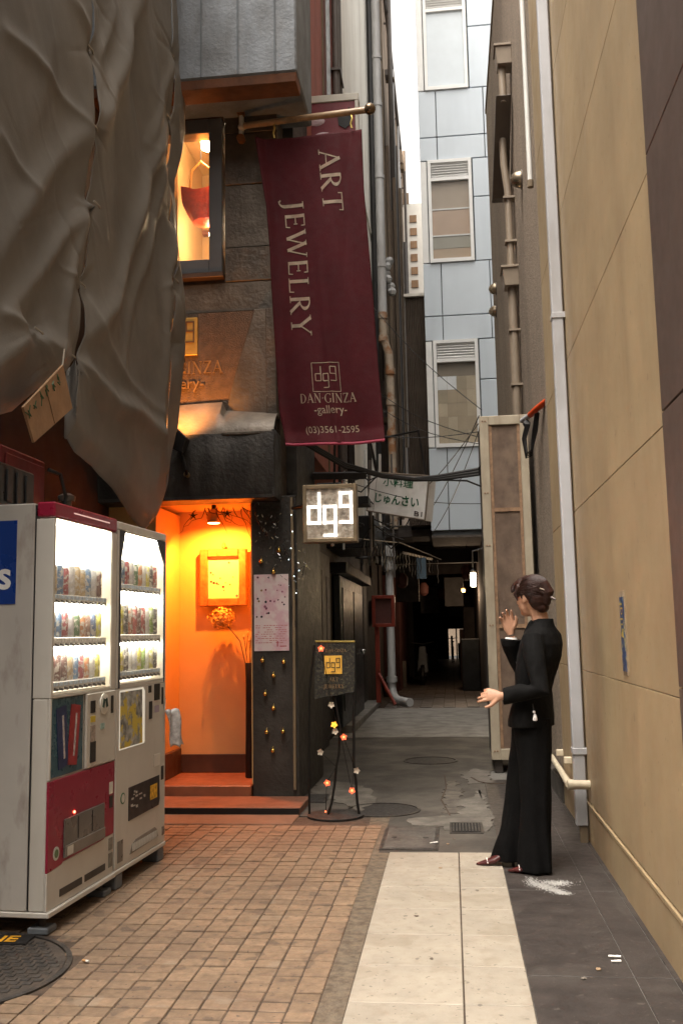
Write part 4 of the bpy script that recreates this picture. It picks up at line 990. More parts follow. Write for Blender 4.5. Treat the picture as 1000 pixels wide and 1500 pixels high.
def display(t, y0, y1, z0, z1, rows, seed, hgt):
    """lit recess: back, liner, tube, rows of dummy cans with price rails"""
    vr = random.Random(seed); D = .085
    vbox(t, 'display_back', m_lit, -D - .01, -D, y0, y1, z0, z1, 0)
    for (a, b, c, d) in ((y0 - .006, y0 - .0005, z0, z1), (y1 + .0005, y1 + .006, z0, z1)): vbox(t, 'display_liner', m_inner, -D, -.004, a, b, c, d, 0)
    for (c, d) in ((z0 - .006, z0 - .0005), (z1 + .0005, z1 + .006)): vbox(t, 'display_liner', m_inner, -D, -.004, y0, y1, c, d, 0)
    MB().tube([(-.018, y0 + .03, z1 - .018), (-.018, y1 - .03, z1 - .018)], .012, 8).build('fluorescent_tube', m_tube, t, local=True)
    for r, zr in enumerate(rows):
        rail = vbox(t, 'price_rail', m_rail, -.07, -.012, y0 + .01, y1 - .03, zr - .026, zr + .016)
        st_ = MB(); nb = 11; pw = (y1 - y0 - .05) / nb
        for b in range(nb): st_.obox((-.0105, y0 + .015 + pw * (b + .5), zr - .019), (.006, pw * .72, .011), 0, R(-12))
        tag(st_.build('selection_buttons', m_button, rail, local=True), kind='stuff')
        lab = MB()
        for b in range(nb): lab.box(-.0115, -.0105, y0 + .017 + pw * b, y0 + .008 + pw * (b + 1), zr - .004, zr + .013)
        tag(lab.build('price_labels', mat('price_label_%d' % (r % 2), ((.5, .62, .75), (.7, .68, .62))[r % 2], .5, var=.4, vs=60), rail, local=True), kind='stuff')
        if r < len(rows) - 1: MB().tube([(-.02, y0 + .03, zr - .034), (-.02, y1 - .05, zr - .036)], .007, 6).build('shelf_lamp', mat('shelf_tube', (1, 1, .95), .4, emit=14, ec=(1, .95, .82)), rail, local=True)
        y = y0 + .035; k = vr.randrange(16)
        while y < y1 - .06:
            k = (k + 1 if vr.random() < .55 else vr.randrange(16)) % 16
            rad = .029 if vr.random() < .75 else .025; h = hgt[r] * vr.uniform(.92, 1.06)
            c = MB().lathe([(rad * .9, 0), (rad, .006), (rad, h - .012), (rad * .86, h)], (-.045, y, zr + .018), 12).build('display_can', can_mats[k], t, local=True, smooth=True, ang=50)
            if r == 0: MB().lathe([(rad * .82, h), (rad * .82, h + .002)], (-.045, y, zr + .018), 12).build('can_lid', m_can_top, c, local=True)
            y += rad * 2 + .0065
        # a second row of smaller packs behind the first shelf is part of the backlit liner
    vbox(t, 'display_pane', m_pane, -.004, -.002, y0, y1, z0, z1, 0)

# --- first machine, crimson bands
t1 = thing('vending_machine', 'near white vending machine with crimson band and rusty side', 'vending machine', MA, MRZ, 'vending machines by the gallery')
vbox(t1, 'cabinet', m_vm_side, -.74, -.098, 0, .722, .1, 1.93, .006)
vbox(t1, 'door_gasket', m_vm_black, -.0975, -.0905, .004, .718, .11, 1.92, 0)
vbox(t1, 'base_rail', m_vm_white, -.74, .012, -.004, .726, .075, .0995, .004)
# the door: stiles, header, lower door
vbox(t1, 'door_stile', m_vm_white, -.09, 0, 0, .0225, 1.03, 1.855); vbox(t1, 'door_stile', m_vm_white, -.09, 0, .66, .722, 1.03, 1.855)
hd = vbox(t1, 'door_header', m_crimson, -.09, 0, 0, .722, 1.8635, 1.935, .008)
m_hdl = mat('header_shine_glow', (.55, .2, .2), .4, emit=.15, ec=(1, .7, .6))  # painted reflection streak on the header, faintly glowing
for (a, b) in ((.2, .62),):
    ywin([(a, 1.8995), (b, 1.8985), (b, 1.9045), (a, 1.9055)], .0005, .002).build('header_shine', m_hdl, hd, local=True)
vbox(t1, 'door_shell', m_vm_white, -.09, -.012, 0, .722, .1005, 1.029, .006)
vbox(t1, 'door_top_rail', m_vm_white, -.09, 0, .0227, .6595, 1.0295, 1.0425, 0)
display(t1, .028, .6535, 1.05, 1.856, (1.49, 1.287, 1.085), 4, (.135, .12, .12))
# lower face pieces
vbox(t1, 'lower_stile', m_vm_white, -.0115, 0, 0, .016, .665, 1.029)
pw_ = vbox(t1, 'poster_window', mat('poster_backing', (.035, .085, .11), .3, var=.3, vs=6), -.0115, -.006, .02, .352, .67, 1.024)
for (yc, c, tl) in ((.13, (.02, .03, .09), R(7)), (.25, (.28, .025, .03), R(-7))):
    MB().obox((-.004, yc, .845), (.003, .1, .28), 0, tl).build('poster_can', mat('poster_can_%d' % int(c[0] * 100), c, .35, var=.3, vs=14), pw_, local=True)
    MB().obox((-.002, yc + .01, .845), (.002, .016, .2), 0, tl).build('poster_lettering', mat('poster_pale', (.42, .38, .38), .5, var=.5, vs=50), pw_, local=True)
cp = vbox(t1, 'coin_panel', m_vm_white, -.0115, .004, .37, .722, .665, 1.029, .006)
for (a, b, c, d, m_) in ((.41, .465, .93, .99, m_vm_black), (.41, .465, .885, .915, mat('sticker_yellow', (.6, .45, .05), .5)), (.41, .468, .79, .87, mat('note_slot_print', (.3, .24, .2), .5, var=.5, vs=40)), (.412, .475, .69, .79, m_vm_black), (.655, .685, .91, 1.0, m_vm_black), (.53, .575, .84, .87, mat('pale_green_print', (.3, .42, .38), .5, var=.4, vs=60))):
    vbox(t1, 'coin_slot' if m_ is m_vm_black else 'panel_sticker', m_, .0045, .0075, a, b, c, d, .001, cp)
MB().lathe([(.052, 0), (.052, .006), (.04, .009)], (.0045, .565, .965), 16, 'X').build('return_lever_plate', m_rail, cp, local=True, smooth=True, ang=40)
for s in (-1, 1): MB().obox((.0125, .565 + s * .018, .97), (.006, .022, .045), 0, R(18 * s)).build('lever_wing', mat('green_black', (.02, .05, .04), .3), cp, local=True)
# crimson band with a stepped lower edge, flap, stickers
band = ywin([(0, .265), (.14, .275), (.15, .283), (.6, .289), (.61, .295), (.722, .295), (.722, .66), (0, .66)], -.0115, .0).build('crimson_band', m_crimson, t1, local=True, bevel=.002)
fl = vbox(t1, 'pickup_flap', m_vm_grey, .0005, .006, .148, .595, .298, .472, .004, band)
for y in (.29, .445): vbox(t1, 'flap_divider', m_vm_black, .0065, .009, y, y + .004, .36, .46, 0, fl)
vbox(t1, 'flap_lower_lip', mat('flap_lip', (.17, .15, .13), .4), .0065, .012, .15, .593, .3, .352, .002, fl)
vbox(t1, 'price_sticker', m_rail, .0125, .0135, .17, .23, .305, .345, 0, fl)
MB().lathe([(.006, 0), (.006, .004), (.001, .006)], (.0005, .257, .486), 10, 'X').build('red_indicator', mat('red_led', (1, .1, .05), .4, emit=6, ec=(1, .08, .04)), band, local=True)
vbox(t1, 'lock_plate', m_rail, .0005, .003, .655, .7, .5, .56, .001, band); vbox(t1, 'lock_hole', m_vm_black, .0005, .003, .66, .7, .43, .49, .001, band)
MB().lathe([(.03, 0), (.03, .002)], (.0005, .08, .335), 18, 'X').build('round_mark', mat('recycle_white', (.5, .5, .44), .5), band, local=True)
MB().lathe([(.019, .0022), (.019, .003)], (.0005, .08, .335), 16, 'X').build('round_mark_ring', mat('recycle_green', (.1, .16, .07), .5), band, local=True)
lowr = ywin([(0, .101), (.722, .101), (.722, .294), (.611, .294), (.6, .288), (.15, .282), (.14, .274), (0, .264)], -.0115, -.0015).build('lower_panel', m_vm_white, t1, local=True, bevel=.002)
for (a, b) in ((.125, .355), (.385, .62)): vbox(t1, 'vent_slot', m_vm_black, -.001, .001, a, b, .135, .168, 0, lowr)
for (c, d) in ((.22, .28), (.135, .205)): vbox(t1, 'rating_plate', mat('plate_grey', (.2, .18, .15), .6, var=.3, vs=40), -.001, .001, .66, .71, c, d, 0, lowr)
# blue sign on the side
sg = vbox(t1, 'side_sign', mat('blue_enamel', (.012, .04, .2), .3, var=.08), -.66, -.185, -.003, -.001, 1.462, 1.852, 0)
v_, f_ = text_polys('s', .19, 'RIGHT', .004)
MB().add([(-.205 + p[0], -.0045, 1.535 + p[1]) for p in v_], f_).build('side_letter', mat('white_print', (.72, .7, .68), .5), sg, local=True)
for (y, x) in ((.06, -.05), (.66, -.05), (.06, -.66), (.66, -.66)):
    ft_ = MB().box(x - .05, x + .05, y - .045, y + .045, 0, .03).build('foot', mat('foot_block', (.13, .14, .15), .6, var=.2), t1, local=True, bevel=.006)
    MB().cyl((x, y, .03), (x, y, .075), .018, 10).build('levelling_screw', m_iron, ft_, local=True)

# --- second machine
t2 = thing('vending_machine', 'far cream vending machine with dark advert panel beside doorway', 'vending machine', MA, MRZ, 'vending machines by the gallery')
Y0, Y1 = .737, 1.47
vbox(t2, 'cabinet', m_vm_side, -.74, -.098, Y0, Y1, .1, 1.925, .006)
vbox(t2, 'door_gasket', m_vm_black, -.0975, -.0905, Y0 + .004, Y1 - .004, .11, 1.915, 0)
vbox(t2, 'base_rail', m_vm_white, -.74, .006, Y0 - .002, Y1 + .004, .075, .0995, .004)
vbox(t2, 'door_shell', m_vm_white, -.09, -.012, Y0, Y1, .1005, 1.029, .006)
vbox(t2, 'door_header', m_vm_white, -.09, 0, Y0, Y1, 1.8795, 1.926, .006)
vbox(t2, 'door_stile', m_vm_white, -.09, 0, Y0, .758, 1.03, 1.879); vbox(t2, 'door_stile', m_vm_white, -.09, 0, 1.446, Y1, 1.03, 1.879)
m_denim = mat('dark_denim_trim', (.03, .036, .05), .6, var=.6, vs=70, bump=.3, bs=160)
for pts in ([(.7585, 1.03), (.776, 1.03), (.776, 1.72), (.835, 1.8785), (.7585, 1.8785)], [(1.4455, 1.03), (1.43, 1.03), (1.43, 1.74), (1.3, 1.8785), (1.4455, 1.8785)]):
    ywin(pts, -.003, .002).build('display_trim', m_denim, t2, local=True)
vbox(t2, 'door_top_rail', m_vm_white, -.09, 0, .759, 1.445, 1.0295, 1.0465, 0)
display(t2, .762, 1.44, 1.055, 1.872, (1.575, 1.297, 1.099), 9, (.125, .16, .14))
fp = vbox(t2, 'face_panel', m_vm_white, -.0115, 0, Y0, Y1, .1015, 1.029, .004)
lp = ywin([(.777, .705), (1.125, .705), (1.135, .715), (1.135, .995), (1.11, 1.018), (.777, 1.018)], .0005, .002).build('lit_poster', mat('lit_poster_white', (.9, .88, .8), .5, emit=.08, ec=(1, .95, .8)), fp, local=True)
ywin([(.784, .712), (1.1, .712), (1.09, 1.008), (.784, 1.008)], .0022, .003).build('poster_print', mat('poster_grey_print', (.28, .28, .26), .5, var=.7, vs=22, dirt=(.55, .42, .06), da=1, ds=10, lo=.52, hi=.56), lp, local=True)
ap = ywin([(.912, .318), (1.36, .326), (1.375, .36), (1.365, .495), (.912, .493)], .0005, .004).build('advert_panel', m_vm_black, fp, local=True)
v_, f_ = text_polys('500ml', .045, 'LEFT'); MB().add([(.0045, .94 + p[0], .425 + p[1]) for p in v_], f_).build('advert_lettering', mat('pale_print', (.4, .38, .34), .5), ap, local=True) if False else None
aw = MB(); ar = random.Random(8)
for k in range(12):
    a = .935 + ar.uniform(0, .2); c = .36 + ar.uniform(0, .1); aw.box(.0044, .0052, a, a + ar.uniform(.015, .05), c, c + ar.uniform(.004, .014))
tag(aw.build('advert_print', mat('pale_print', (.4, .38, .34), .5), ap, local=True), kind='stuff')
vbox(t2, 'yellow_print', mat('yellow_print', (.55, .3, .02), .5, var=.6, vs=40), .0044, .0055, 1.22, 1.33, .375, .455, 0, ap)
vp = ywin([(.935, .14), (1.355, .15), (1.33, .195), (1.3, .212), (1.02, .203), (.965, .185)], .0005, .004).build('vent_panel', mat('vent_plastic', (.2, .17, .14), .5), fp, local=True)
for k in range(16): vbox(t2, 'vent_rib', m_vm_white, .0045, .008, .965 + k * .0235, .977 + k * .0235, .15, .19, 0, vp)
for (a, b, c, d, m_) in ((1.19, 1.235, .98, 1.02, m_vm_black), (1.2, 1.25, .83, .93, m_vm_black), (1.28, 1.37, .93, 1.025, m_vm_black), (1.4, 1.43, .9, 1.0, m_vm_black), (1.4, 1.44, .46, .54, m_vm_black), (1.29, 1.36, .86, .9, mat('lilac_print', (.3, .24, .3), .5)), (1.28, 1.38, .55, .62, m_rail), (1.42, 1.46, .14, .19, m_vm_grey), (.77, .84, .13, .24, m_vm_grey)):
    vbox(t2, 'coin_slot' if m_ is m_vm_black else 'panel_sticker', m_, .0005, .003, a, b, c, d, .001, fp)
MB().lathe([(.03, 0), (.03, .002)], (.0005, .835, .45), 18, 'X').build('round_mark', mat('recycle_green2', (.06, .14, .07), .5), fp, local=True)
MB().lathe([(.022, .0022), (.022, .003)], (.0005, .835, .45), 16, 'X').build('round_mark_ring', m_rail, fp, local=True)
for (y, x) in ((.8, -.05), (1.41, -.05), (.8, -.66), (1.41, -.66)):
    MB().box(x - .05, x + .05, y - .045, y + .045, 0, .074).build('foot', MATS['foot_block'], t2, local=True, bevel=.006)
# leaflet bag hanging from the corner of the second machine
t = thing('leaflet_bag', 'clear plastic leaflet bag hanging from the far vending machine', 'leaflet bag', (-1.7, 5.63, .75))
def lb(u, v): return (-1.715 + .05 * u + .03 * v + .012 * math.sin(u * 7 + v * 5), 5.6 + .09 * u + .06 * v, .86 - .22 * v + .01 * math.sin(9 * u))
o = MB().grid(lb, 8, 12).build('bag_sheet', mat('cloudy_plastic', (.4, .38, .38), .25, var=.3, vs=30, bump=.5, bs=40), t, smooth=True)
o.modifiers.new('thickness', 'SOLIDIFY').thickness = .004
MB().tube([(-1.715, 5.6, .86), (-1.72, 5.63, .93)], .003, 5).build('bag_string', m_tie, t)

# clutter on and behind the machines
t = thing('black_crate', 'black slatted plastic crate on top of the near machine', 'crate', (-2.3, 4.5, 1.94))
MB().box(-2.52, -2.14, 4.22, 4.68, 1.94, 2.16).build('crate_body', m_vm_black, t, bevel=.01)
for k in range(4): MB().box(-2.138, -2.13, 4.25 + k * .105, 4.31 + k * .105, 1.97, 2.13).build('crate_slat', mat('crate_grey', (.03, .032, .034), .5), t)
t = thing('red_box', 'dull red cabinet standing behind the black crate', 'box', (-2.6, 4.85, 1.94))
MB().box(-2.74, -2.35, 4.72, 5.28, 1.94, 2.34).build('box_body', mat('dull_red', (.13, .012, .014), .5, var=.2), t, bevel=.012)
MB().box(-2.348, -2.34, 4.76, 5.24, 1.98, 2.3).build('box_door', MATS['dull_red'], t, bevel=.004)
t = thing('orange_lamp', 'orange plastic warning lamp above the black crate', 'warning lamp', (-2.3, 4.42, 2.16))
MB().lathe([(.03, 0), (.045, .02), (.05, .05), (.03, .075), (.005, .08)], (-2.28, 4.4, 2.24), 12).build('orange_dome', mat('orange_dome', (.55, .16, .01), .35, var=.1), t, smooth=True)
MB().cyl((-2.28, 4.4, 2.16), (-2.28, 4.4, 2.24), .012, 8).build('stem', m_rail, t)
t = thing('loose_cable', 'black cable looping behind the vending machines', 'cable', (-2.4, 5.3, 1.94))
MB().tube([(-2.35, 5.32, 2.3), (-2.3, 5.38, 2.28), (-2.28, 5.42, 2.15), (-2.29, 5.4, 2.02), (-2.33, 5.36, 1.95)], .012, 7).build('cable_run', m_black, t, smooth=True)
MB().sphere((-2.33, 5.36, 1.95), .02, 8).build('cable_plug', m_black, t)
t = thing('vent_stack', 'short grey vent pipe behind the far machine', 'pipe', (-2.3, 5.7, 1.93))
MB().tube([(-2.33, 5.55, 1.93), (-2.33, 5.55, 2.14)], .032, 10).build('pipe', m_dpipe, t, smooth=True)
MB().lathe([(.05, 0), (.055, .03), (.02, .05)], (-2.33, 5.55, 2.14), 12).build('cowl', m_dpipe, t, smooth=True)
# yellow lettered strip on the ground by the machine
t = thing('lettered_strip', 'black rubber strip with yellow lettering beside machine foot', 'strip', (-1.98, 4.12, 0))
MB().obox((-2.02, 4.1, .006), (.34, .12, .008), R(4)).build('rubber_strip', m_black, t)
v_, f_ = text_polys('NE', .11, 'RIGHT', .003)
mm = Matrix.Translation((-1.9, 4.07, .0125)) @ Matrix.Rotation(R(4), 4, 'Z')
MB().add([mm @ Vector(p) for p in v_], f_).build('yellow_lettering', mat('road_yellow', (.62, .3, .015), .6, var=.3, vs=30), t)
# ================================================================== BANNER AND SIGNS
# burgundy banner: edges tabulated by height fraction, hung from a timber pole
BL = [(0, -1.471, 5.37), (.235, -1.384, 4.763), (.378, -1.359, 4.392), (.493, -1.35, 4.097), (.714, -1.322, 3.525), (.888, -1.298, 3.076), (1, -1.241, 2.786)]
BR = [(0, -.582, 5.326), (.19, -.575, 4.837), (.518, -.528, 4.004), (.776, -.495, 3.343), (.862, -.478, 3.124), (1, -.455, 2.772)]
def tab(T, v):
    for a, b in zip(T, T[1:]):
        if v <= b[0]:
            t = (v - a[0]) / (b[0] - a[0]); return a[1] + (b[1] - a[1]) * t, a[2] + (b[2] - a[2]) * t
    return T[-1][1:]
def ban(u, v, off=0):
    (xl, zl), (xr, zr) = tab(BL, v), tab(BR, v)
    y = 7.25 - .1 * u
    y += .018 * math.sin(u * 5 + v * 3.5) + .014 * math.sin(u * 11 - v * 6) * v + .02 * math.exp(-((u - .9 + v * .35) / .06) ** 2) * (1 - v)
    y -= .05 * math.exp(-(u / .055) ** 2) * (1 - v * .6) + .03 * math.exp(-((u - .45 - .1 * v) / .035) ** 2) * max(0, v - .3)
    if v > .96: y -= .03 * (v - .96) / .04
    z = zl + (zr - zl) * u - .012 * math.sin(u * math.pi) * v
    return Vector((xl + (xr - xl) * u, y - off, z))
m_ban = mat('burgundy_cloth', (.044, .0034, .0056), .8, var=.15, vs=5, bump=.25, bs=26, spec=.2)
m_ban_l = mat('cream_print', (.23, .175, .125), .7, var=.35, vs=18, dirt=(.25, .13, .09), da=.7, ds=8)
bn = thing('hanging_banner', 'burgundy cloth banner reading ART JEWELRY beside the gallery', 'banner', (-1, 7.2, 2.8))
o = MB().grid(lambda u, v: ban(u, v), 60, 140).build('banner_cloth', m_ban, bn, smooth=True, ang=180, fix=False)
o.modifiers.new('cloth_thickness', 'SOLIDIFY').thickness = .003
MB().tube([ban(u / 12, 1.0) + Vector((0, -.004, -.004)) for u in range(13)], .012, 7).build('bottom_rod_sleeve', mat('crimson_hem', (.23, .014, .04), .6, var=.1), bn, smooth=True)
def on_banner(vs, fs, fn, nm, off=.006):
    return MB().add([fn(p, off) for p in vs], fs).build(nm, m_ban_l, bn, fix=False)
# vertical words: letters turned a quarter clockwise, so letter up = +u, reading = +v
HB = 2.57; WB = .86
def vword(txt, u0, v0, v1, cap):
    vs, fs, wdt = roman(txt, 1.0, .1)
    k = (v1 - v0) / wdt
    return on_banner(vs, fs, lambda p, off: ban(u0 + p[1] * cap, v0 + p[0] * k, off + p[2]), 'lettering')
vword('ART', .58, .055, .262, .2)
vword('JEWELRY', .178, .207, .655, .2)
def hword(txt, u0, u1, v0, cap, font):
    if font == 'roman': vs, fs, wdt = roman(txt, 1.0, .1)
    else:
        vs, fs = text_polys(txt, 1.0); wdt = max(p[0] for p in vs); vs = [(p[0], p[1], 0) for p in vs]
    k = (u1 - u0) / wdt
    return on_banner(vs, fs, lambda p, off: ban(u0 + p[0] * k, v0 - p[1] * cap, off + p[2]), 'lettering')
hword('DAN.GINZA', .22, .757, .872, .029, 'roman')
hword('-gallery-', .345, .66, .905, .036, 'sans')
hword('(03)3561-2595', .225, .755, .966, .03, 'sans')
lg = MB()
def lbar(ax, az, bx, bz, th=.012):
    n = 6; A_, B_ = (ax, az), (bx, bz); horiz = abs(ax - bx) > abs(az - bz)
    k = len(lg.v)
    for i in range(n + 1):
        t_ = i / n; x = A_[0] + (B_[0] - A_[0]) * t_; z = A_[1] + (B_[1] - A_[1]) * t_
        for s in (-1, 1):
            xx = x + (0 if horiz else s * th); zz = z + (s * th if horiz else 0)
            lg.v.append(tuple(ban(.355 + .265 * xx, .837 - .091 * zz, .006 + .0004 * (k // 14 % 5))))
    for i in range(n): lg.f.append((k + 2 * i, k + 2 * i + 1, k + 2 * i + 3, k + 2 * i + 2))
for q in ((0, 0, 1, 0), (0, 1, 1, 1), (0, 0, 0, 1), (1, 0, 1, 1), (.32, .376, .32, .88), (.12, .376, .12, .62), (.12, .376, .32, .376), (.12, .62, .32, .62), (.4, .376, .4, .62), (.59, .14, .59, .62), (.4, .376, .59, .376), (.4, .62, .59, .62), (.4, .14, .59, .14), (.67, .62, .67, .86), (.87, .376, .87, .86), (.67, .376, .87, .376), (.67, .62, .87, .62), (.67, .86, .87, .86)):
    lbar(*q, th=.011 if q[0] in (0, 1) and q[2] in (0, 1) else .017)
lg.build('square_logo', m_ban_l, bn, fix=False)
t = thing('banner_pole', 'horizontal timber banner pole with dark ball end', 'pole', (-1.6, 7.4, 5.58))
m_polew = mat('varnished_pole', (.3, .2, .12), .35, var=.2, vs=20)
P0, P1 = Vector((-1.6, 7.4, 5.59)), Vector((-.54, 7.1, 5.47))
MB().tube([P0, P1], .026, 12).build('pole_shaft', m_polew, t, smooth=True)
MB().sphere(P1 + Vector((.03, -.01, 0)), .047, 14).build('ball_end', mat('dark_brass_ball', (.13, .09, .055), .25, .7), t, smooth=True)
MB().box(-1.655, -1.625, 7.43, 7.5, 5.48, 5.76).build('wall_bracket', m_rail, t, bevel=.005)
for z in (5.5, 5.74): MB().cyl((-1.64, 7.42, z), (-1.64, 7.47, z), .035, 12).build('bracket_bolt', mat('copper_bolt', (.4, .17, .07), .35, .7), t, smooth=True, ang=50)
MB().tube([(-1.64, 7.44, 5.6), (-1.6, 7.4, 5.59)], .03, 10).build('socket', m_rail, t)
for f in (.25, .88):
    p = P0.lerp(P1, f); MB().tube([p + Vector((0, 0, -.02)), p + Vector((.01, -.01, -.06)), p + Vector((-.005, 0, -.1)), p + Vector((.005, 0, -.14))], .008, 6).build('hook', mat('brass_hook', (.55, .4, .12), .35, .8), t, smooth=True)

# red projecting sign higher up behind the banner
t = thing('red_projecting_sign', 'dark red projecting sign with pale petals behind the banner pole', 'sign', (-1.05, 9, 5.5))
MB().box(-1.25, -.8, 9.0, 9.12, 5.2, 6.7).build('sign_face', mat('maroon_sign', (.16, .018, .028), .5, var=.15, vs=6), t, bevel=.004)
MB().box(-1.32, -.76, 8.99, 9.14, 6.7, 6.78).build('sign_top', m_rail, t, bevel=.006)
MB().box(-.8, -.765, 8.99, 9.14, 5.2, 6.7).build('sign_edge', m_rail, t, bevel=.004)
for (x, z, a, b) in ((-1.2, 6.5, .09, .05), (-1.13, 6.33, .1, .05), (-1.18, 6.2, .08, .04), (-1.0, 6.3, .07, .05), (-1.08, 6.1, .1, .05), (-.95, 6.05, .07, .05), (-1.2, 5.95, .08, .05)):
    MB().lathe([(a, 0), (a * .6, -.006), (.001, -.008)], (0, 0, 0), 12, 'Y', cap=False).map(lambda p, x=x, z=z, a=a, b=b: (x + p.x * 1.0, 8.998 + p.y, z + p.z * b / a)).build('petal', mat('pale_petal', (.5, .38, .42), .6, var=.2), t)
MB().prism([(-.98, 6.55), (-.93, 6.62), (-.9, 6.58), (-.86, 6.63), (-.82, 6.58), (-.83, 6.46), (-.9, 6.4), (-.97, 6.44)], 'Y', 8.992, 8.998).build('dark_emblem', m_black_metal, t)
MB().prism([(-.95, 6.16), (-.9, 6.2), (-.84, 6.17), (-.82, 6.1), (-.9, 6.08)], 'Y', 8.99, 8.997).build('gold_emblem', mat('gold_print', (.5, .35, .05), .5), t)

# lit monogram light box
t = thing('light_box_sign', 'square light box with glowing white monogram beside the pillar', 'sign', (-.9, 7.2, 2.0))
m_stone_face = mat('mottled_face', (.3, .25, .2), .5, var=.5, vs=28, dirt=(.55, .5, .42), da=.8, ds=24, lo=.48, hi=.6)
MB().box(-1.083, -.72, 7.205, 7.215, 2.032, 2.42).build('mottled_face', m_stone_face, t)
m_bfr = mat('bronze_frame', (.25, .19, .12), .4, .5, var=.25, vs=10)
for (a, b, c, d) in ((-1.111, -1.083, 2.0, 2.451), (-.72, -.692, 2.0, 2.451), (-1.083, -.72, 2.0, 2.032), (-1.083, -.72, 2.42, 2.451)): MB().box(a, b, 7.19, 7.33, c, d).build('frame_bar', m_bfr, t, bevel=.004)
MB().box(-1.08, -.722, 7.216, 7.325, 2.034, 2.418).build('box_body', m_black_metal, t)
logo(-1.108, 2.012, .415, 7.204, .0215, mat('glowing_tube', (1, 1, 1), .5, emit=.55, ec=(1, .97, .92)), t, 'glowing_monogram', .006)
MB().tube([(-1.11, 7.27, 2.3), (-1.22, 7.4, 2.3)], .018, 8).build('wall_arm', m_black_metal, t)
MB().sphere((-.89, 7.25, 1.985), .014, 8).build('lower_knob', m_rail, t)

# green lettered restaurant board, hung askew across the alley
t = thing('hanging_board', 'white box sign with green Japanese lettering hung across alley', 'sign', (-.55, 11, 2.6))
Q = [Vector((-.963, 11.3, 2.769)), Vector((-.252, 10.7, 2.56)), Vector((-.191, 10.7, 3.069)), Vector((-.903, 11.3, 3.236))]
nrm = (Q[1] - Q[0]).cross(Q[3] - Q[0]).normalized()
if nrm.y > 0: nrm = -nrm
m_board = mat('milky_sign_face', (.82, .8, .76), .45, var=.05, dirt=(.38, .34, .28), da=.4, ds=3)
MB().hexa([Q[0], Q[1], Q[1] - nrm * .13, Q[0] - nrm * .13, Q[3], Q[2], Q[2] - nrm * .13, Q[3] - nrm * .13]).build('board_body', m_board, t, bevel=.004)
def onq(u, v, off=.004): return Q[0].lerp(Q[1], u).lerp(Q[3].lerp(Q[2], u), v) + nrm * off
for (a, b) in (((0, 0), (1, 0)), ((0, 0), (0, 1)), ((1, 0), (1, 1)), ((0, 1), (1, 1)), ((.12, 0), (.12, 1))):
    MB().tube([onq(*a, .002), onq(*b, .002)], .009 if a != (.12, 0) else .003, 6).build('edge_trim', mat('brown_trim', (.2, .16, .12), .5), t)
m_green = mat('green_lettering', (.012, .11, .05), .5)
def qtext(txt, u0, u1, v0, h, m_, bold=0):
    vs, fs = text_polys(txt, 1.0, 'LEFT', bold); x0 = min(p[0] for p in vs); x1 = max(p[0] for p in vs)
    MB().add([onq(u0 + (p[0] - x0) / (x1 - x0) * (u1 - u0), v0 + p[1] * h) for p in vs], fs).build('board_lettering', m_, t, fix=False)
qtext('じゅんさい', .13, .88, .27, .27, m_green, .022)
qtext('小料理', .24, .76, .7, .2, m_green, .012)
qtext('B1', .82, .95, .06, .16, mat('brown_lettering', (.08, .06, .05), .5), .01)
MB().tube([onq(.05, 1, -.06), (-.9, 11.25, 3.6), (-1.2, 11.3, 3.62)], .02, 6).build('hanger_arm', m_black_metal, t)
MB().tube([onq(.9, 1, -.06), (-.3, 10.8, 3.62), (-.9, 11.25, 3.62)], .015, 6).build('hanger_arm', m_black_metal, t)

# ================================================================== POSTER, BAUBLES, TINSEL ON THE PILLAR
t = thing('pillar_poster', 'white jewellery poster with pink shapes taped to the pillar', 'poster', (-1.42, 7.49, 1.17))
MB().box(-1.562, -1.281, 7.492, 7.497, 1.172, 1.782).build('paper', mat('poster_paper', (.66, .56, .55), .55, var=.03, dirt=(.6, .36, .42), da=.8, ds=9, lo=.46, hi=.6), t)
pr = random.Random(21); pc = [(.2, .02, .05), (.04, .03, .04), (.12, .03, .06), (.3, .1, .16), (.02, .03, .03), (.25, .16, .06), (.1, .05, .05)]
pm_ = [mat('poster_gem_%d' % i, c, .5) for i, c in enumerate(pc)]
for k in range(26):
    x = -1.55 + pr.uniform(.01, .25); z = 1.42 + pr.uniform(0, .34); r = pr.uniform(.004, .011)
    n = pr.choice((3, 5, 8, 12)); a0 = pr.uniform(0, 6)
    MB().prism([(x + r * math.cos(a0 + 6.283 * q / n), z + r * pr.uniform(.8, 1.2) * math.sin(a0 + 6.283 * q / n)) for q in range(n)], 'Y', 7.4895, 7.4915).build('printed_gem', pr.choice(pm_), t)
tl = MB()
for k in range(9):
    z = 1.37 - k * .017; x = -1.55
    while x < -1.31:
        w_ = pr.uniform(.008, .03)
        if pr.random() < .75: tl.box(x, x + w_, 7.4905, 7.4915, z, z + .006)
        x += w_ + .006
tag(tl.build('printed_text_lines', mat('poster_pink_text', (.5, .2, .2), .6), t), kind='stuff')
MB().box(-1.355, -1.3, 7.4902, 7.4915, 1.205, 1.212).build('red_imprint', mat('poster_red', (.4, .03, .04), .5), t)
MB().prism([(-1.378, 1.205), (-1.37, 1.205), (-1.37, 1.25), (-1.378, 1.25)], 'Y', 7.4902, 7.4915).build('red_imprint', MATS['poster_red'], t)
m_bauble = mat('gold_bauble', (.62, .4, .1), .16, .95, var=.05)
where = ['upper left of the lower pillar', 'upper right of the lower pillar', 'second row of the lower pillar', 'left below the poster, third row', 'middle of the lower pillar', 'left of the lowest pair', 'right of the lowest pair', 'lowest on the pillar', 'highest, above the poster', 'left above the poster', 'at the poster top edge']
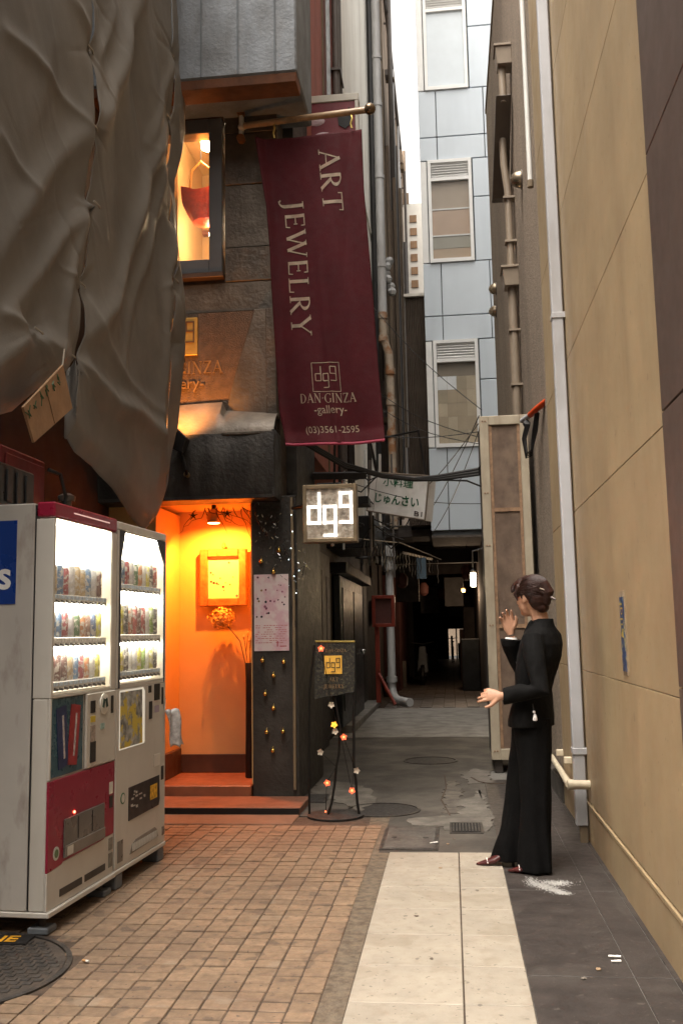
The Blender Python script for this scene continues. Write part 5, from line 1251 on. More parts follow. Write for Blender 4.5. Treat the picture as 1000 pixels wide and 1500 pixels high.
for k, (x, z) in enumerate(((-1.493, 1.096), (-1.323, 1.083), (-1.406, .977), (-1.473, .834), (-1.408, .723), (-1.464, .539), (-1.334, .543), (-1.416, .397), (-1.352, 1.972), (-1.498, 1.888), (-1.399, 1.8))):
    t = thing('gold_bauble', 'small gold bauble, ' + where[k], 'bauble', (x, 7.475, z), 0, 'gold baubles on the gallery pillar')
    MB().sphere((0, 0, 0), .0185, 14).build('ball', m_bauble, t, local=True, smooth=True)
    MB().lathe([(.006, .017), (.006, .025), (.001, .027)], n=8).build('cap', MATS['brass_hook'], t, local=True)
    MB().tube([(0, 0, .026), (.002, .012, .035), (0, .026, .03)], .0015, 5).build('loop', MATS['brass_hook'], t, local=True)
t = thing('tinsel_garland', 'silver tinsel garland with bright specks over the pillar top', 'garland', (-1.4, 7.45, 2.0))
tr = random.Random(31); fl_ = MB(); strand = []
for k in range(40):
    f = k / 39
    strand.append((-1.57 + .42 * f + .03 * math.sin(k * .9), 7.465 - .02 * math.sin(k * 1.7), 2.33 - .62 * f + .1 * math.sin(k * .55)))
MB().tube(strand, .003, 5).build('strand', m_black_metal, t)
for k in range(150):
    q = tr.choice(strand); c = Vector(q) + Vector((tr.gauss(0, .045), -abs(tr.gauss(0, .012)), tr.gauss(0, .055)))
    if c.y > 7.49: c.y = 7.485
    a = Vector((tr.uniform(-1, 1), tr.uniform(-.5, .5), tr.uniform(-1, 1))).normalized() * tr.uniform(.004, .014); b = a.orthogonal().normalized() * .0022
    fl_.add([c - a - b, c + a - b, c + a + b, c - a + b], [(0, 1, 2, 3)])
tag(fl_.build('tinsel_flakes', mat('silver_tinsel', (.75, .8, .82), .12, 1.0, var=.1), t), kind='stuff')
t = thing('small_white_lights', 'string of tiny cool white fairy lights beside the pillar', 'fairy lights', (-1.22, 7.45, 1.8))
ps_ = [(-1.24 + .02 * math.sin(k * 1.3), 7.47, 2.3 - k * .045) for k in range(22)]
MB().tube(ps_, .004, 5).build('wire', m_black, t)
m_fairy = mat('fairy_glow', (.9, 1, 1), .3, emit=2.5, ec=(.75, .95, 1))
for k in (1, 4, 7, 9, 11, 12, 15): MB().sphere((ps_[k][0] + tr.uniform(-.03, .05), 7.455, ps_[k][2]), .0035, 6).build('bulb', m_fairy, t)
MB().tube([(-1.245, 7.47, 2.4), (-1.235, 7.47, 1.6), (-1.245, 7.48, .1)], .012, 7).build('conduit', mat('tan_conduit', (.2, .15, .09), .6, var=.2), gal)

# ================================================================== PORCH CONTENTS
t = thing('framed_picture', 'wood framed jewellery picture on the orange porch wall', 'picture', (-1.965, 8.18, 1.56))
m_fr = mat('carved_frame', (.3, .13, .045), .5, var=.35, vs=16, bump=.5, bs=60)
for (a, b, c, d) in ((-2.175, -2.105, 1.555, 2.055), (-1.825, -1.755, 1.555, 2.055), (-2.105, -1.825, 1.985, 2.055), (-2.105, -1.825, 1.555, 1.625)): MB().box(a, b, 8.1, 8.165, c, d).build('frame_bar', m_fr, t, bevel=.008)
pic = MB().box(-2.105, -1.825, 8.14, 8.16, 1.625, 1.985).build('print_sheet', mat('pale_print_sheet', (.75, .68, .5), .6, var=.05), t)
for k in range(16):
    x = -2.09 + pr.uniform(0, .25); z = 1.64 + pr.uniform(0, .33); r = pr.uniform(.005, .012); n = pr.choice((4, 6, 10))
    MB().prism([(x + r * math.cos(6.283 * q / n), z + r * math.sin(6.283 * q / n)) for q in range(n)], 'Y', 8.136, 8.139).build('printed_gem', pr.choice(pm_), pic)
MB().lathe([(.012, 0), (.02, .02), (.012, .05), (.004, .06)], (-1.96, 8.12, 2.055), 10).build('crest_ornament', m_fr, t, smooth=True)
t = thing('dried_flower', 'dried golden hydrangea head leaning before the porch wall', 'flower', (-1.72, 7.9, 1.0))
fr_ = random.Random(17); pet = MB()
for k in range(230):
    d = Vector((fr_.gauss(0, 1), fr_.gauss(0, 1), fr_.gauss(0, 1))).normalized(); c = Vector((-1.96, 8.02, 1.45)) + Vector((d.x * .115, d.y * .085, d.z * .09)) * fr_.uniform(.75, 1.05)
    a = d.orthogonal().normalized(); a.rotate(Matrix.Rotation(fr_.uniform(0, 6), 3, d)); b = d.cross(a); s = fr_.uniform(.013, .022)
    pet.add([c - a * s, c - b * s + d * .006, c + a * s, c + b * s + d * .006], [(0, 1, 2, 3)])
tag(pet.build('petals', mat('dried_petal', (.55, .36, .1), .6, var=.4, vs=40), t), kind='stuff')
MB().tube([(-1.96, 8.02, 1.42), (-1.88, 8.0, 1.36), (-1.78, 7.95, 1.25), (-1.72, 7.9, 1.05), (-1.7, 7.9, .9)], .006, 6).build('stem', mat('brown_stem', (.12, .07, .03), .7), t, smooth=True)
t = thing('floor_vase', 'tall slim black vase with dry twigs beside the pillar', 'vase', (-1.69, 7.88, .13))
MB().lathe([(.03, .131), (.035, .14), (.03, .5), (.027, .9), (.034, 1.06), (.03, 1.07)], (-1.69, 7.88, 0), 14).build('vase_body', m_black_metal, t, smooth=True)
for k in range(5):
    a = k * 1.3; MB().tube([(-1.69, 7.88, 1.0), (-1.69 + .03 * math.cos(a), 7.88 + .02 * math.sin(a), 1.15), (-1.68 + .05 * math.cos(a + .5) * (.4 if math.cos(a) > 0 else 1), 7.88, 1.22 + .03 * k)], .003, 5).build('twig', MATS['brown_stem'], t)
    MB().sphere((-1.68 + .05 * math.cos(a + .5) * (.4 if math.cos(a) > 0 else 1), 7.88, 1.225 + .03 * k), .012, 7, 1.6).build('seed_head', MATS['dried_petal'], t)
t = thing('wire_branches', 'tangle of bare dark branches around the porch lamp', 'branches', (-1.9, 7.7, 2.38))
br_ = random.Random(44)
for k in range(12):
    p = Vector((-2.12 + br_.uniform(0, .45), 7.68 + br_.uniform(-.05, .1), 2.36)); L_ = [p.copy()]; d = Vector((br_.uniform(-.6, .9), br_.uniform(-.2, .2), -.7))
    for q in range(6):
        d += Vector((br_.gauss(0, .45), br_.gauss(0, .1), br_.gauss(.05, .4))); p = p + d.normalized() * .045
        p.z = min(p.z, 2.37); p.x = min(p.x, -1.61); L_.append(p.copy())
    MB().tube(L_, [.005 - .0006 * i for i in range(7)], 5).build('branch', MATS['brown_stem'], t)
for (x, z) in ((-2.11, 2.3), (-1.82, 2.31)):
    st_ = [(x + (.045 if q % 2 == 0 else .012) * math.cos(q * math.pi / 5 + 1.57), z + (.045 if q % 2 == 0 else .012) * math.sin(q * math.pi / 5 + 1.57)) for q in range(10)]
    MB().prism(st_, 'Y', 7.66, 7.667).build('star_ornament', m_black_metal, t)

# ================================================================== WIRE SIGN STAND
t = thing('sign_stand', 'black wire sign stand with gold monogram before the alley', 'sign stand', (-.87, 6.96, 0))
MB().lathe([(.205, .003), (.205, .012), (.19, .016), (.001, .016)], (0, 0, 0), 36, cap=False).map(lambda p: (-.865 + p.x, 6.955 + p.y, p.z)).build('base_plate', m_dark_cover, t, smooth=True, ang=30)
m_wire = mat('wrought_iron', (.012, .011, .01), .5, .4)
MB().tube([(-1.054, 6.95, .014), (-1.05, 6.95, .4), (-1.042, 6.95, .87), (-1.0, 6.95, 1.22)], .008, 7).build('leg', m_wire, t, smooth=True)
MB().tube([(-.915, 6.93, .014), (-.889, 6.93, .092), (-.867, 6.94, .217), (-.85, 6.95, .36), (-.833, 6.95, .43), (-.82, 6.96, .62), (-.86, 6.97, .84)], .009, 7).build('leg', m_wire, t, smooth=True)
MB().tube([(-.693, 6.95, .012), (-.706, 6.95, .093), (-.713, 6.95, .236), (-.726, 6.95, .36), (-.722, 6.95, .553), (-.72, 6.95, .708), (-.705, 6.95, .9), (-.7, 6.95, 1.24)], .01, 7).build('leg', m_wire, t, smooth=True)
m_stb = mat('scuffed_black_board', (.022, .02, .016), .6, .1, var=.6, vs=40, dirt=(.1, .085, .05), da=.7, ds=50, lo=.5, hi=.62, bump=.6, bs=120)
MB().prism([(-.99, 1.243), (-.7, 1.237), (-.712, .875), (-.76, .872), (-.85, .85), (-.93, .845), (-1.004, .826), (-1.0, 1.0)], 'Y', 6.94, 6.955).build('sign_board', m_stb, t)
MB().tube([(-.99, 6.94, 1.245), (-.7, 6.94, 1.239)], .007, 6).build('top_edge', MATS['brass_hook'], t)
gp = MB().box(-.925, -.797, 6.931, 6.938, 1.008, 1.14).build('gold_square', mat('gold_leaf', (.7, .38, .06), .5, .3, var=.2, vs=30, emit=.05, ec=(1, .5, .08)), t)  # faint glow put into the gold leaf, which is no lamp
logo(-.922, 1.012, .122, 6.93, .006, m_stb, gp, 'square_logo', .002)
v_, f_, wd = roman('ART', .028, .12); letters(v_, f_, -.86 - wd / 2, .955, 6.938, .002, MATS['bronze_letter'], t, 'board_lettering')
v_, f_, wd = roman('JEWELRY', .028, .12); letters(v_, f_, -.86 - wd / 2, .905, 6.938, .002, MATS['bronze_letter'], t, 'board_lettering')
v_, f_, wd = roman('DAN.GINZA', .022, .12); letters(v_, f_, -.84 - wd / 2, 1.165, 6.938, .002, MATS['bronze_letter'], t, 'board_lettering')
t = thing('flower_lights', 'string of small glowing red flower lights on the stand', 'fairy lights', (-.87, 6.93, .02))
FL = [(-.857, .648, 'o'), (-.789, .56, 'r'), (-.96, .455, 'w'), (-.914, .239, 'r'), (-.7, .325, 'w'), (-.737, .186, 'r'), (-.929, .041, 's'), (-.875, .789, 'w'), (-.944, 1.193, 'r'), (-.85, .6, 'w')]
m_fr1 = mat('red_glow', (1, .2, .08), .4, emit=1.6, ec=(1, .13, .04)); m_fr2 = mat('orange_glow', (1, .45, .08), .4, emit=.45, ec=(1, .35, .03)); m_fw = mat('sheer_petal', (.5, .42, .33), .5, var=.2)
MB().tube([(-.93, 6.92, .04), (-.92, 6.915, .24), (-.85, 6.92, .35), (-.96, 6.92, .45), (-.86, 6.91, .62), (-.79, 6.91, .56), (-.72, 6.92, .35), (-.74, 6.91, .19), (-.8, 6.92, .5), (-.875, 6.92, .79), (-.944, 6.925, 1.19)], .0025, 5).build('wire', m_wire, t, smooth=True)
for (x, z, k) in FL:
    c = Vector((x, 6.905, z)); s = .026 if k != 's' else .01
    if k in 'orw':
        fw_ = MB()
        for q in range(5):
            a = q * 1.2566 + x * 9; d = Vector((math.cos(a), -.35, math.sin(a))); e = Vector((-math.sin(a), 0, math.cos(a)))
            fw_.add([c, c + d * s * .6 + e * s * .4, c + d * s, c + d * s * .6 - e * s * .4], [(0, 1, 2, 3)])
        fw_.build('blossom', {'o': m_fr2, 'r': mat('red_petal', (.4, .07, .04), .5, emit=.35, ec=(1, .15, .05)), 'w': m_fw}[k], t)
    if k in 'ors': MB().sphere(c + Vector((0, -.006, 0)), .009 if k != 's' else .006, 8).build('bulb', m_fr1 if k != 'o' else m_fr2, t, smooth=True)

# ================================================================== CABLES ACROSS THE ALLEY
t = thing('overhead_cable', 'thick black sagging cable strung from wall to cabinet', 'cable', (-.3, 9, 2.7))
for k in range(3):
    dz = .018 * k
    MB().tube([(-1.25, 8.3, 3.0 + dz), (-.93, 8.6, 2.83 + dz), (-.594, 8.8, 2.76 + dz * .6), (-.3, 8.9, 2.735 + dz * .4), (-.083, 9.0, 2.745 + dz), (.314, 9.1, 2.8 + dz * 1.5), (.36, 9.02, 2.81 + dz * 2)], .015, 8).build('cable_strand', m_black, t, smooth=True)
MB().tube([(-.083, 9.0, 2.745), (.2, 9.08, 2.74), (.34, 9.1, 2.68)], .009, 7).build('cable_strand', m_black, t, smooth=True)
wires = [((-1.02, 12, 5.76), (.37, 9.2, 3.46)), ((-1.0, 12, 4.55), (.32, 9.1, 3.17)), ((-.92, 12, 4.28), (.33, 9.1, 3.1)), ((-.6, 12, 2.9), (.33, 9.1, 3.3)), ((-.4, 12, 2.6), (.34, 9.1, 3.38)), ((-.2, 12.2, 2.55), (.34, 9.1, 3.25)), ((-1.2, 9, 3.35), (.33, 9.1, 3.22)), ((-1.2, 10.2, 3.0), (.5, 12, 2.9))]
wl_ = ['uppermost thin wire from the white wall to the cabinet top', 'second thin wire sloping down to the cabinet top', 'third thin wire sloping down to the cabinet top', 'thin wire rising from behind the hanging board, leftmost of three', 'thin wire rising from behind the hanging board, middle of three', 'thin wire rising from behind the hanging board, rightmost of three', 'nearly level thin wire below the banner', 'thin wire behind the green lettered board']
for k, (a, b) in enumerate(wires):
    a, b = Vector(a), Vector(b)
    w_ = MB().tube([a.lerp(b, i / 8) - Vector((0, 0, .1 * math.sin(math.pi * i / 8))) for i in range(9)], .0045, 5).build('thin_wire', m_black, None, smooth=True)
    tag(w_, wl_[k], 'wire', 'thin wires over the alley')
# tangle of pipes, brackets and hanging chains under the board
tg = thing('pipe_tangle', 'dark tangle of pipes and boxes behind the light box', 'pipes', (-1.1, 9.5, 2.4))
xr_ = random.Random(12)
for k in range(16):
    y = 8.95 + k * .5; x = -1.22 + xr_.uniform(0, .3)
    MB().tube([(x, y, 2.25 + xr_.uniform(0, .4)), (x + xr_.uniform(-.02, .05), y, 3.2 + xr_.uniform(0, 1.6))], xr_.uniform(.012, .035), 7).build('pipe', xr_.choice((m_black_metal, m_dpipe, m_black_metal, m_pvc)), tg)
for k in range(16):
    p = Vector((-1.2 + xr_.uniform(0, .5), 9 + xr_.uniform(0, 6), 2.5 + xr_.uniform(0, .6))); q = p + Vector((xr_.uniform(.1, .5), xr_.uniform(-.6, .8), xr_.uniform(-.25, .2)))
    MB().tube([p, p.lerp(q, .5) - Vector((0, 0, xr_.uniform(.03, .15))), q], .009, 5).build('loose_wire', m_black, tg)
MB().obox((-1.0, 8.75, 2.78), (.5, .3, .06), R(8), R(12)).build('small_awning', m_black_metal, tg)
MB().box(-1.25, -1.0, 8.95, 9.35, 2.35, 2.75).build('meter_box', m_black_metal, tg, bevel=.01)
MB().box(-1.24, -.8, 9.6, 9.9, 2.62, 2.7).build('bracket_arm', m_black_metal, tg)
ch = thing('icicle_lights', 'unlit icicle light strands dangling above the passage', 'fairy lights', (-.6, 12.6, 2.4))
for k in range(26):
    x = -1.05 + k * .036; y = 11.4 + .06 * k; zt = 2.42 - .006 * k; n = 5 + xr_.randrange(5)
    MB().tube([(x + .008 * math.sin(q * 2 + k), y, zt - q * .04) for q in range(n)], .004, 4).build('strand', xr_.choice((m_dpipe, m_dpipe, m_black, m_black)), ch)
MB().tube([(-1.1, 11.35, 2.44), (-.6, 12.1, 2.44), (-.1, 13, 2.28)], .007, 5).build('carrier_wire', m_dpipe, ch)
MB().box(-.42, -.3, 12.55, 12.6, 2.0, 2.28).build('blue_tag', mat('dull_blue_tag', (.015, .035, .065), .6), ch)
MB().obox((-.42, 12.9, 2.33), (.42, .02, .03), R(10), 0, R(14)).build('metal_bracket', m_taupe, ch)

# far end of the passage: framed gap to the next street, parked bicycle
MB().box(-1.52, -.12, 45.5, 46, 0, 3.06).build('end_wall', m_pass, ps)
MB().box(.64, .9, 45.5, 46, 0, 3.06).build('end_wall', m_pass, ps)
MB().box(-.12, .64, 45.5, 46, 1.42, 3.06).build('end_lintel', m_pass, ps)
MB().box(-3.5, 2.5, 52, 52.3, 0, 6).build('next_street_wall', m_tanwall, ps)
for (x, w_, h_) in ((-.02, .1, 1.1), (.22, .06, 1.42), (.3, .12, .75), (.52, .16, 1.0)): MB().box(x, x + w_, 45.2, 45.4, 0, h_).build('added_end_post', m_pass, ps)  # posts added to narrow the bright gap at the passage end
bk = thing('bicycle', 'dark parked bicycle at the far end of the passage', 'bicycle', (.05, 40, 0))
for y in (39.5, 40.5):
    wv = [(.05 + .06 * (y - 40), y + .32 * math.cos(q * math.pi / 10), .34 + .32 * math.sin(q * math.pi / 10)) for q in range(21)]
    MB().tube(wv, .018, 6).build('wheel', m_black, bk)
MB().tube([(.02, 39.5, .34), (.04, 39.7, .85), (.06, 40.3, .8), (.06, 40.1, .3), (.02, 39.7, .75)], .02, 6).build('frame', m_dpipe, bk)
MB().tube([(-.22, 39.62, 1.05), (.02, 39.66, 1.0), (.26, 39.62, 1.05)], .014, 6).build('handlebar', m_pvc, bk)
MB().box(0, .12, 40.15, 40.4, .85, .9).build('saddle', m_black, bk, bevel=.02)
bk.rotation_euler = (0, 0, 0)
bk2 = thing('scooter', 'dark scooter parked on the left inside the passage', 'scooter', (-.75, 24, 0))
MB().tube([(-.72, 23.6 + .22 * math.cos(q * math.pi / 8), .24 + .22 * math.sin(q * math.pi / 8)) for q in range(17)], .05, 7).build('wheel', m_black, bk2)
MB().tube([(-.72, 24.7 + .22 * math.cos(q * math.pi / 8), .24 + .22 * math.sin(q * math.pi / 8)) for q in range(17)], .05, 7).build('wheel', m_black, bk2)
MB().hexa([(-.86, 24.2, .3), (-.6, 24.2, .3), (-.6, 24.95, .4), (-.86, 24.95, .4), (-.84, 24.3, .72), (-.62, 24.3, .72), (-.62, 24.95, .78), (-.84, 24.95, .78)]).build('body', mat('grey_scooter', (.13, .14, .15), .35), bk2, bevel=.04)
MB().hexa([(-.86, 23.7, .3), (-.58, 23.7, .3), (-.58, 23.8, .3), (-.86, 23.8, .3), (-.8, 23.85, .95), (-.64, 23.85, .95), (-.64, 23.92, .95), (-.8, 23.92, .95)]).build('leg_shield', MATS['grey_scooter'], bk2, bevel=.02)
MB().tube([(-1.0, 23.85, 1.05), (-.72, 23.88, 1.0), (-.44, 23.85, 1.05)], .016, 6).build('handlebar', m_black, bk2)
MB().box(-.72 - .1, -.62, 23.7, 24.2, .22, .3).build('footboard', m_black, bk2, bevel=.01)

# ================================================================== LITTER AND MARKS ON THE GROUND
m_butt = mat('cigarette_paper', (.75, .73, .68), .7, var=.05); m_filter = mat('cigarette_filter', (.5, .26, .1), .7)
def butt(x, y, a, l, lab):
    t = thing('cigarette_butt', lab, 'cigarette butt', (x, y, .008), R(a), 'cigarette butts on the ground')
    MB().tube([(0, 0, 0), (l, 0, 0)], .0045, 8).build('paper', m_butt, t, local=True)
    MB().tube([(l, 0, 0), (l + .018, 0, 0)], .0047, 8).build('filter', m_filter if 'orange' in lab else m_butt, t, local=True)
butt(.58, 4.045, -4, .03, 'upper of two white cigarette butts on the dark tiles'); butt(.582, 3.985, 8, .02, 'lower of two white cigarette butts on the dark tiles')
butt(-1.49, 3.86, 160, .014, 'orange tipped cigarette butt on the bricks by manhole'); butt(-.17, 6.06, 30, .035, 'white cigarette butt on the square steel hatch')
lf = random.Random(3)
for k, (x, y) in enumerate(((-.12, 3.98), (-.1, 5.45), (.09, 5.0), (-.2, 4.55), (.52, 3.9), (.45, 3.8), (-.02, 6.2), (-.06, 6.05))):
    c = Vector((x, y, .0062)); n = 6
    o = MB().prism([(x + lf.uniform(.006, .013) * math.cos(6.283 * q / n), y + lf.uniform(.005, .016) * math.sin(6.283 * q / n)) for q in range(n)], 'Z', .005, .0075).build('litter_scrap', mat('litter_%d' % (k % 3), ((.12, .09, .07), (.3, .2, .12), (.2, .17, .14))[k % 3], .8))
    tag(o, ['dark scrap on the pale tiles, nearest', 'dark scrap on the pale tiles, farthest', 'brown scrap on the right pale tile', 'grey scrap in the middle of the pale tiles', 'dark crumb on the dark tiles beside the butts', 'brown crumb on the dark tiles, nearest', 'grey scrap beside the steel hatch corner', 'dark leaf scrap at the hatch front edge'][k], 'litter', 'scraps of litter')
# spilled white powder: thin low flecks
pw2 = MB(); q2 = random.Random(9)
for k in range(2600):
    f = q2.random(); x = .36 + .17 * f + q2.gauss(0, .018); y = 5.2 - .24 * f + q2.gauss(0, .04) * (1.2 - f)
    if q2.random() < .3: x = .5 + q2.gauss(0, .04); y = 5.17 + q2.gauss(0, .03)
    r = abs(q2.gauss(0, .0011)) + .0004
    pw2.prism([(x + r * math.cos(6.283 * q / 5), y + r * 1.4 * math.sin(6.283 * q / 5)) for q in range(5)], 'Z', .0015, .0028)
tag(pw2.build('spilled_powder', mat('white_powder', (.55, .54, .52), .9, var=.1)), 'white powder spilled on the dark tiles', 'powder', kind='stuff')
# ================================================================== THE PERSON
def evaluated(mb, voxel, smooth=6, m=None, name='part', disp=None):
    """union of overlapping closed shapes as one continuous surface"""
    ob = mb.build('tmp', m)
    r = ob.modifiers.new('r', 'REMESH'); r.mode = 'VOXEL'; r.voxel_size = voxel; r.use_smooth_shade = True
    s = ob.modifiers.new('s', 'SMOOTH'); s.factor = .5; s.iterations = smooth
    dg = bpy.context.evaluated_depsgraph_get(); dg.update()
    me = bpy.data.meshes.new_from_object(ob.evaluated_get(dg))
    bpy.data.objects.remove(ob)
    if disp:
        for v in me.vertices: v.co = disp(v.co)
    me.shade_smooth(); me.name = name
    if m and not me.materials: me.materials.append(m)
    return me
PO = Vector((.4, 5.45, 0))
def ring(c, a, b, ang, n=20, tilt=None):
    F = Vector((-math.cos(ang), math.sin(ang), 0)); S = Vector((-F.y, F.x, 0)); c = Vector(c)
    return [c + F * a * math.cos(2 * math.pi * k / n) + S * b * math.sin(2 * math.pi * k / n) for k in range(n)]
def ell(mb, c, r, ang=0, n=16):
    """ellipsoid, r = (front-back, side, up)"""
    F = Vector((-math.cos(ang), math.sin(ang), 0)); S = Vector((-F.y, F.x, 0)); c = Vector(c); m = n // 2
    rings = []
    for i in range(m + 1):
        t_ = math.pi * (i + .02) / (m + .04); rr = math.sin(t_)
        rings.append([c + F * r[0] * rr * math.cos(2 * math.pi * k / n) + S * r[1] * rr * math.sin(2 * math.pi * k / n) + Vector((0, 0, -r[2] * math.cos(t_))) for k in range(n)])
    mb.loft(rings)
TA, HA = R(28), R(48)
HF = Vector((-math.cos(HA), math.sin(HA), 0)); HS = Vector((-HF.y, HF.x, 0)); UP = Vector((0, 0, 1))
m_skin = mat('skin', (.46, .245, .155), .5, var=.07, vs=18, bump=.05, bs=120)
m_suit = mat('black_suit_wool', (.005, .0047, .0047), .85, var=.2, vs=30, bump=.15, bs=140, spec=.15)
m_trou = mat('black_trouser_wool', (.0045, .0042, .0042), .9, var=.2, vs=30, bump=.15, bs=140, spec=.12)
m_hair = mat('dark_brown_hair', (.026, .0085, .0055), .5, var=.4, vs=30, bump=.2, bs=90, spec=.35)
body = MB()
HC = Vector((.437, 5.47, 1.5))
ell(body, HC, (.094, .074, .1), HA)                                            # skull
ell(body, HC + HF * .03 - UP * .052, (.062, .058, .072), HA)                   # face and jaw
ell(body, HC + HF * .056 - UP * .098, (.03, .033, .026), HA)                   # chin
body.tube([HC + HF * .09 + UP * .012, HC + HF * .108 - UP * .03, HC + HF * .088 - UP * .04], [.008, .013, .009], 8)   # nose
ell(body, HC + HF * .088 - UP * .066, (.01, .024, .01), HA)                    # lips
for s in (1, -1):
    ell(body, HC + HS * .073 * s - HF * .006 - UP * .022, (.016, .008, .03), HA)   # ears
    ell(body, HC + HF * .055 + HS * .035 * s - UP * .04, (.03, .022, .025), HA)    # cheeks
body.tube([HC + Vector((.005, 0, -.05)), Vector((.468, 5.465, 1.385)), Vector((.478, 5.46, 1.32)), Vector((.475, 5.455, 1.25))], [.05, .047, .05, .07], 14)
body.loft([ring((.475, 5.455, 1.3), .05, .1, TA), ring((.47, 5.455, 1.25), .075, .15, TA), ring((.455, 5.455, 1.13), .08, .135, TA), ring((.43, 5.455, .98), .065, .11, TA), ring((.41, 5.455, .84), .09, .14, TA), ring((.405, 5.455, .74), .07, .13, TA)])
LS, LE, LW = Vector((.40, 5.315, 1.255)), Vector((.425, 5.235, .985)), Vector((.235, 5.3, .945))
RS, RE, RW = Vector((.52, 5.59, 1.255)), Vector((.375, 5.6, 1.05)), Vector((.312, 5.52, 1.262))
body.tube([LS, LE, LW], [.04, .032, .021], 10); body.tube([RS, RE, RW], [.04, .032, .021], 10)
HIPN, HIPF = Vector((.405, 5.385, .82)), Vector((.4, 5.53, .82))
ANN, ANF = Vector((.435, 5.37, .085)), Vector((.3, 5.545, .09))
body.tube([HIPN, (.405, 5.38, .46), ANN], [.07, .05, .03], 10); body.tube([HIPF, (.34, 5.54, .46), ANF], [.07, .05, .03], 10)
body.tube([ANN, ANN + Vector((-.12, .03, -.06))], [.028, .025], 8); body.tube([ANF, ANF + Vector((-.12, .02, -.06))], [.028, .025], 8)
# near hand, fingers loosely pointing left with thumb down
def hand(mb, w, fwd, palm_n, side, lens, curl, thumb, scale=1.0):
    """w wrist, fwd towards the fingers, palm_n out of the palm, side towards the thumb"""
    fwd, palm_n, side = fwd.normalized(), palm_n.normalized(), side.normalized()
    k = w + fwd * .078 * scale
    rows = []
    for (d, wd_, th) in ((-.01, .02, .017), (.03, .033, .014), (.06, .038, .012), (.08, .036, .011)):
        c = w + fwd * d * scale
        rows.append([c + side * wd_ * scale * math.cos(2 * math.pi * q / 12) + palm_n * th * scale * math.sin(2 * math.pi * q / 12) for q in range(12)])
    mb.loft(rows)
    for i in range(4):
        off = (.028 - .0185 * i) * scale; base = w + fwd * (.07 - .004 * abs(i - 1)) * scale + side * off
        d = (fwd + side * (.16 - .11 * i)).normalized(); p = base; pts = [p]
        l = lens[i] * scale; ang = 0
        for sgm in (.45, .32, .23):
            ang += curl[i]; dd = d * math.cos(ang) + palm_n * math.sin(ang); p = p + dd * l * sgm; pts.append(p)
        mb.tube(pts, [.0092 * scale, .0088 * scale, .008 * scale, .0062 * scale], 8)
    p = w + fwd * .022 * scale + side * .022 * scale; pts = [p]
    for (f_, s_, n_, l) in thumb: p = p + (fwd * f_ + side * s_ + palm_n * n_).normalized() * l * scale; pts.append(p)
    mb.tube(pts, [.013 * scale, .011 * scale, .0095 * scale, .0068 * scale][:len(pts)], 8)
hand(body, Vector((.232, 5.3, .945)), Vector((-1, .12, .12)), Vector((.1, .75, -.5)), Vector((-.1, -.35, -.9)), (.07, .074, .066, .052), (.2, .3, .36, .42), ((.6, .7, .1, .034), (.75, .5, .1, .028), (.9, .2, .1, .02)))
hand(body, Vector((.308, 5.515, 1.285)), Vector((-.22, -.05, 1)), Vector((-.15, -1, -.05)), Vector((1, -.15, .2)), (.066, .073, .068, .054), (.18, .24, .3, .4), ((.75, .7, .25, .034), (.95, .3, .25, .027), (1, .05, .2, .02)))
bme = evaluated(body, .0042, 3, m_skin, 'person')
bme.transform(Matrix.Translation(-PO))
person = bpy.data.objects.new('person', bme); col.objects.link(person); person.location = PO + Vector((.03, 0, 0))
tag(person, 'woman in black trouser suit with raised hand by ochre wall', 'person')
def attach(name, me): 
    me.transform(Matrix.Translation(-PO)); o = bpy.data.objects.new(name, me); col.objects.link(o); o.parent = person; return o
# jacket
jk = MB()
def fold(co):
    n = mnoise.noise(Vector((co.x * 9, co.y * 9, co.z * 5))) * .010 + mnoise.noise(Vector((co.x * 24, co.y * 24, co.z * 16))) * .005
    d = Vector((co.x - .44, co.y - 5.455, 0)); d = d.normalized() if d.length > 0 else d
    return co + d * n
jk.loft([ring((.4, 5.455, .772), .116, .178, TA), ring((.4, 5.455, .8), .117, .176, TA), ring((.405, 5.455, .87), .108, .168, TA), ring((.42, 5.455, .965), .088, .146, TA), ring((.436, 5.455, 1.06), .102, .158, TA), ring((.455, 5.455, 1.15), .112, .172, TA), ring((.468, 5.455, 1.22), .106, .182, TA), ring((.476, 5.455, 1.275), .09, .17, TA), ring((.482, 5.457, 1.312), .07, .11, TA), ring((.488, 5.46, 1.345), .06, .068, TA), ring((.492, 5.462, 1.362), .055, .06, TA)])
jk.tube([LS + Vector((.012, .02, .01)), LS.lerp(LE, .5) + Vector((.006, -.006, 0)), LE + Vector((.012, 0, -.008)), LE.lerp(LW, .45), LW + Vector((.02, 0, 0)), LW + Vector((.006, 0, 0))], [.06, .056, .055, .048, .046, .047], 16)
jk.tube([RS + Vector((-.01, -.02, .01)), RS.lerp(RE, .5), RE + Vector((-.004, 0, -.012)), RE.lerp(RW, .5) + Vector((-.012, 0, 0)), RW + Vector((-.006, 0, -.03)), RW + Vector((-.004, 0, -.012))], [.06, .054, .056, .052, .054, .058], 16)
# lapels and stand collar
jk.tube([(.425, 5.41, 1.352), (.405, 5.43, 1.3), (.385, 5.46, 1.22), (.36, 5.5, 1.1)], [.012, .02, .022, .012], 10)
jk.tube([(.43, 5.53, 1.35), (.4, 5.545, 1.29), (.38, 5.54, 1.2), (.36, 5.515, 1.1)], [.012, .02, .022, .012], 10)
jacket = attach('jacket', evaluated(jk, .006, 4, m_suit, 'jacket', fold))
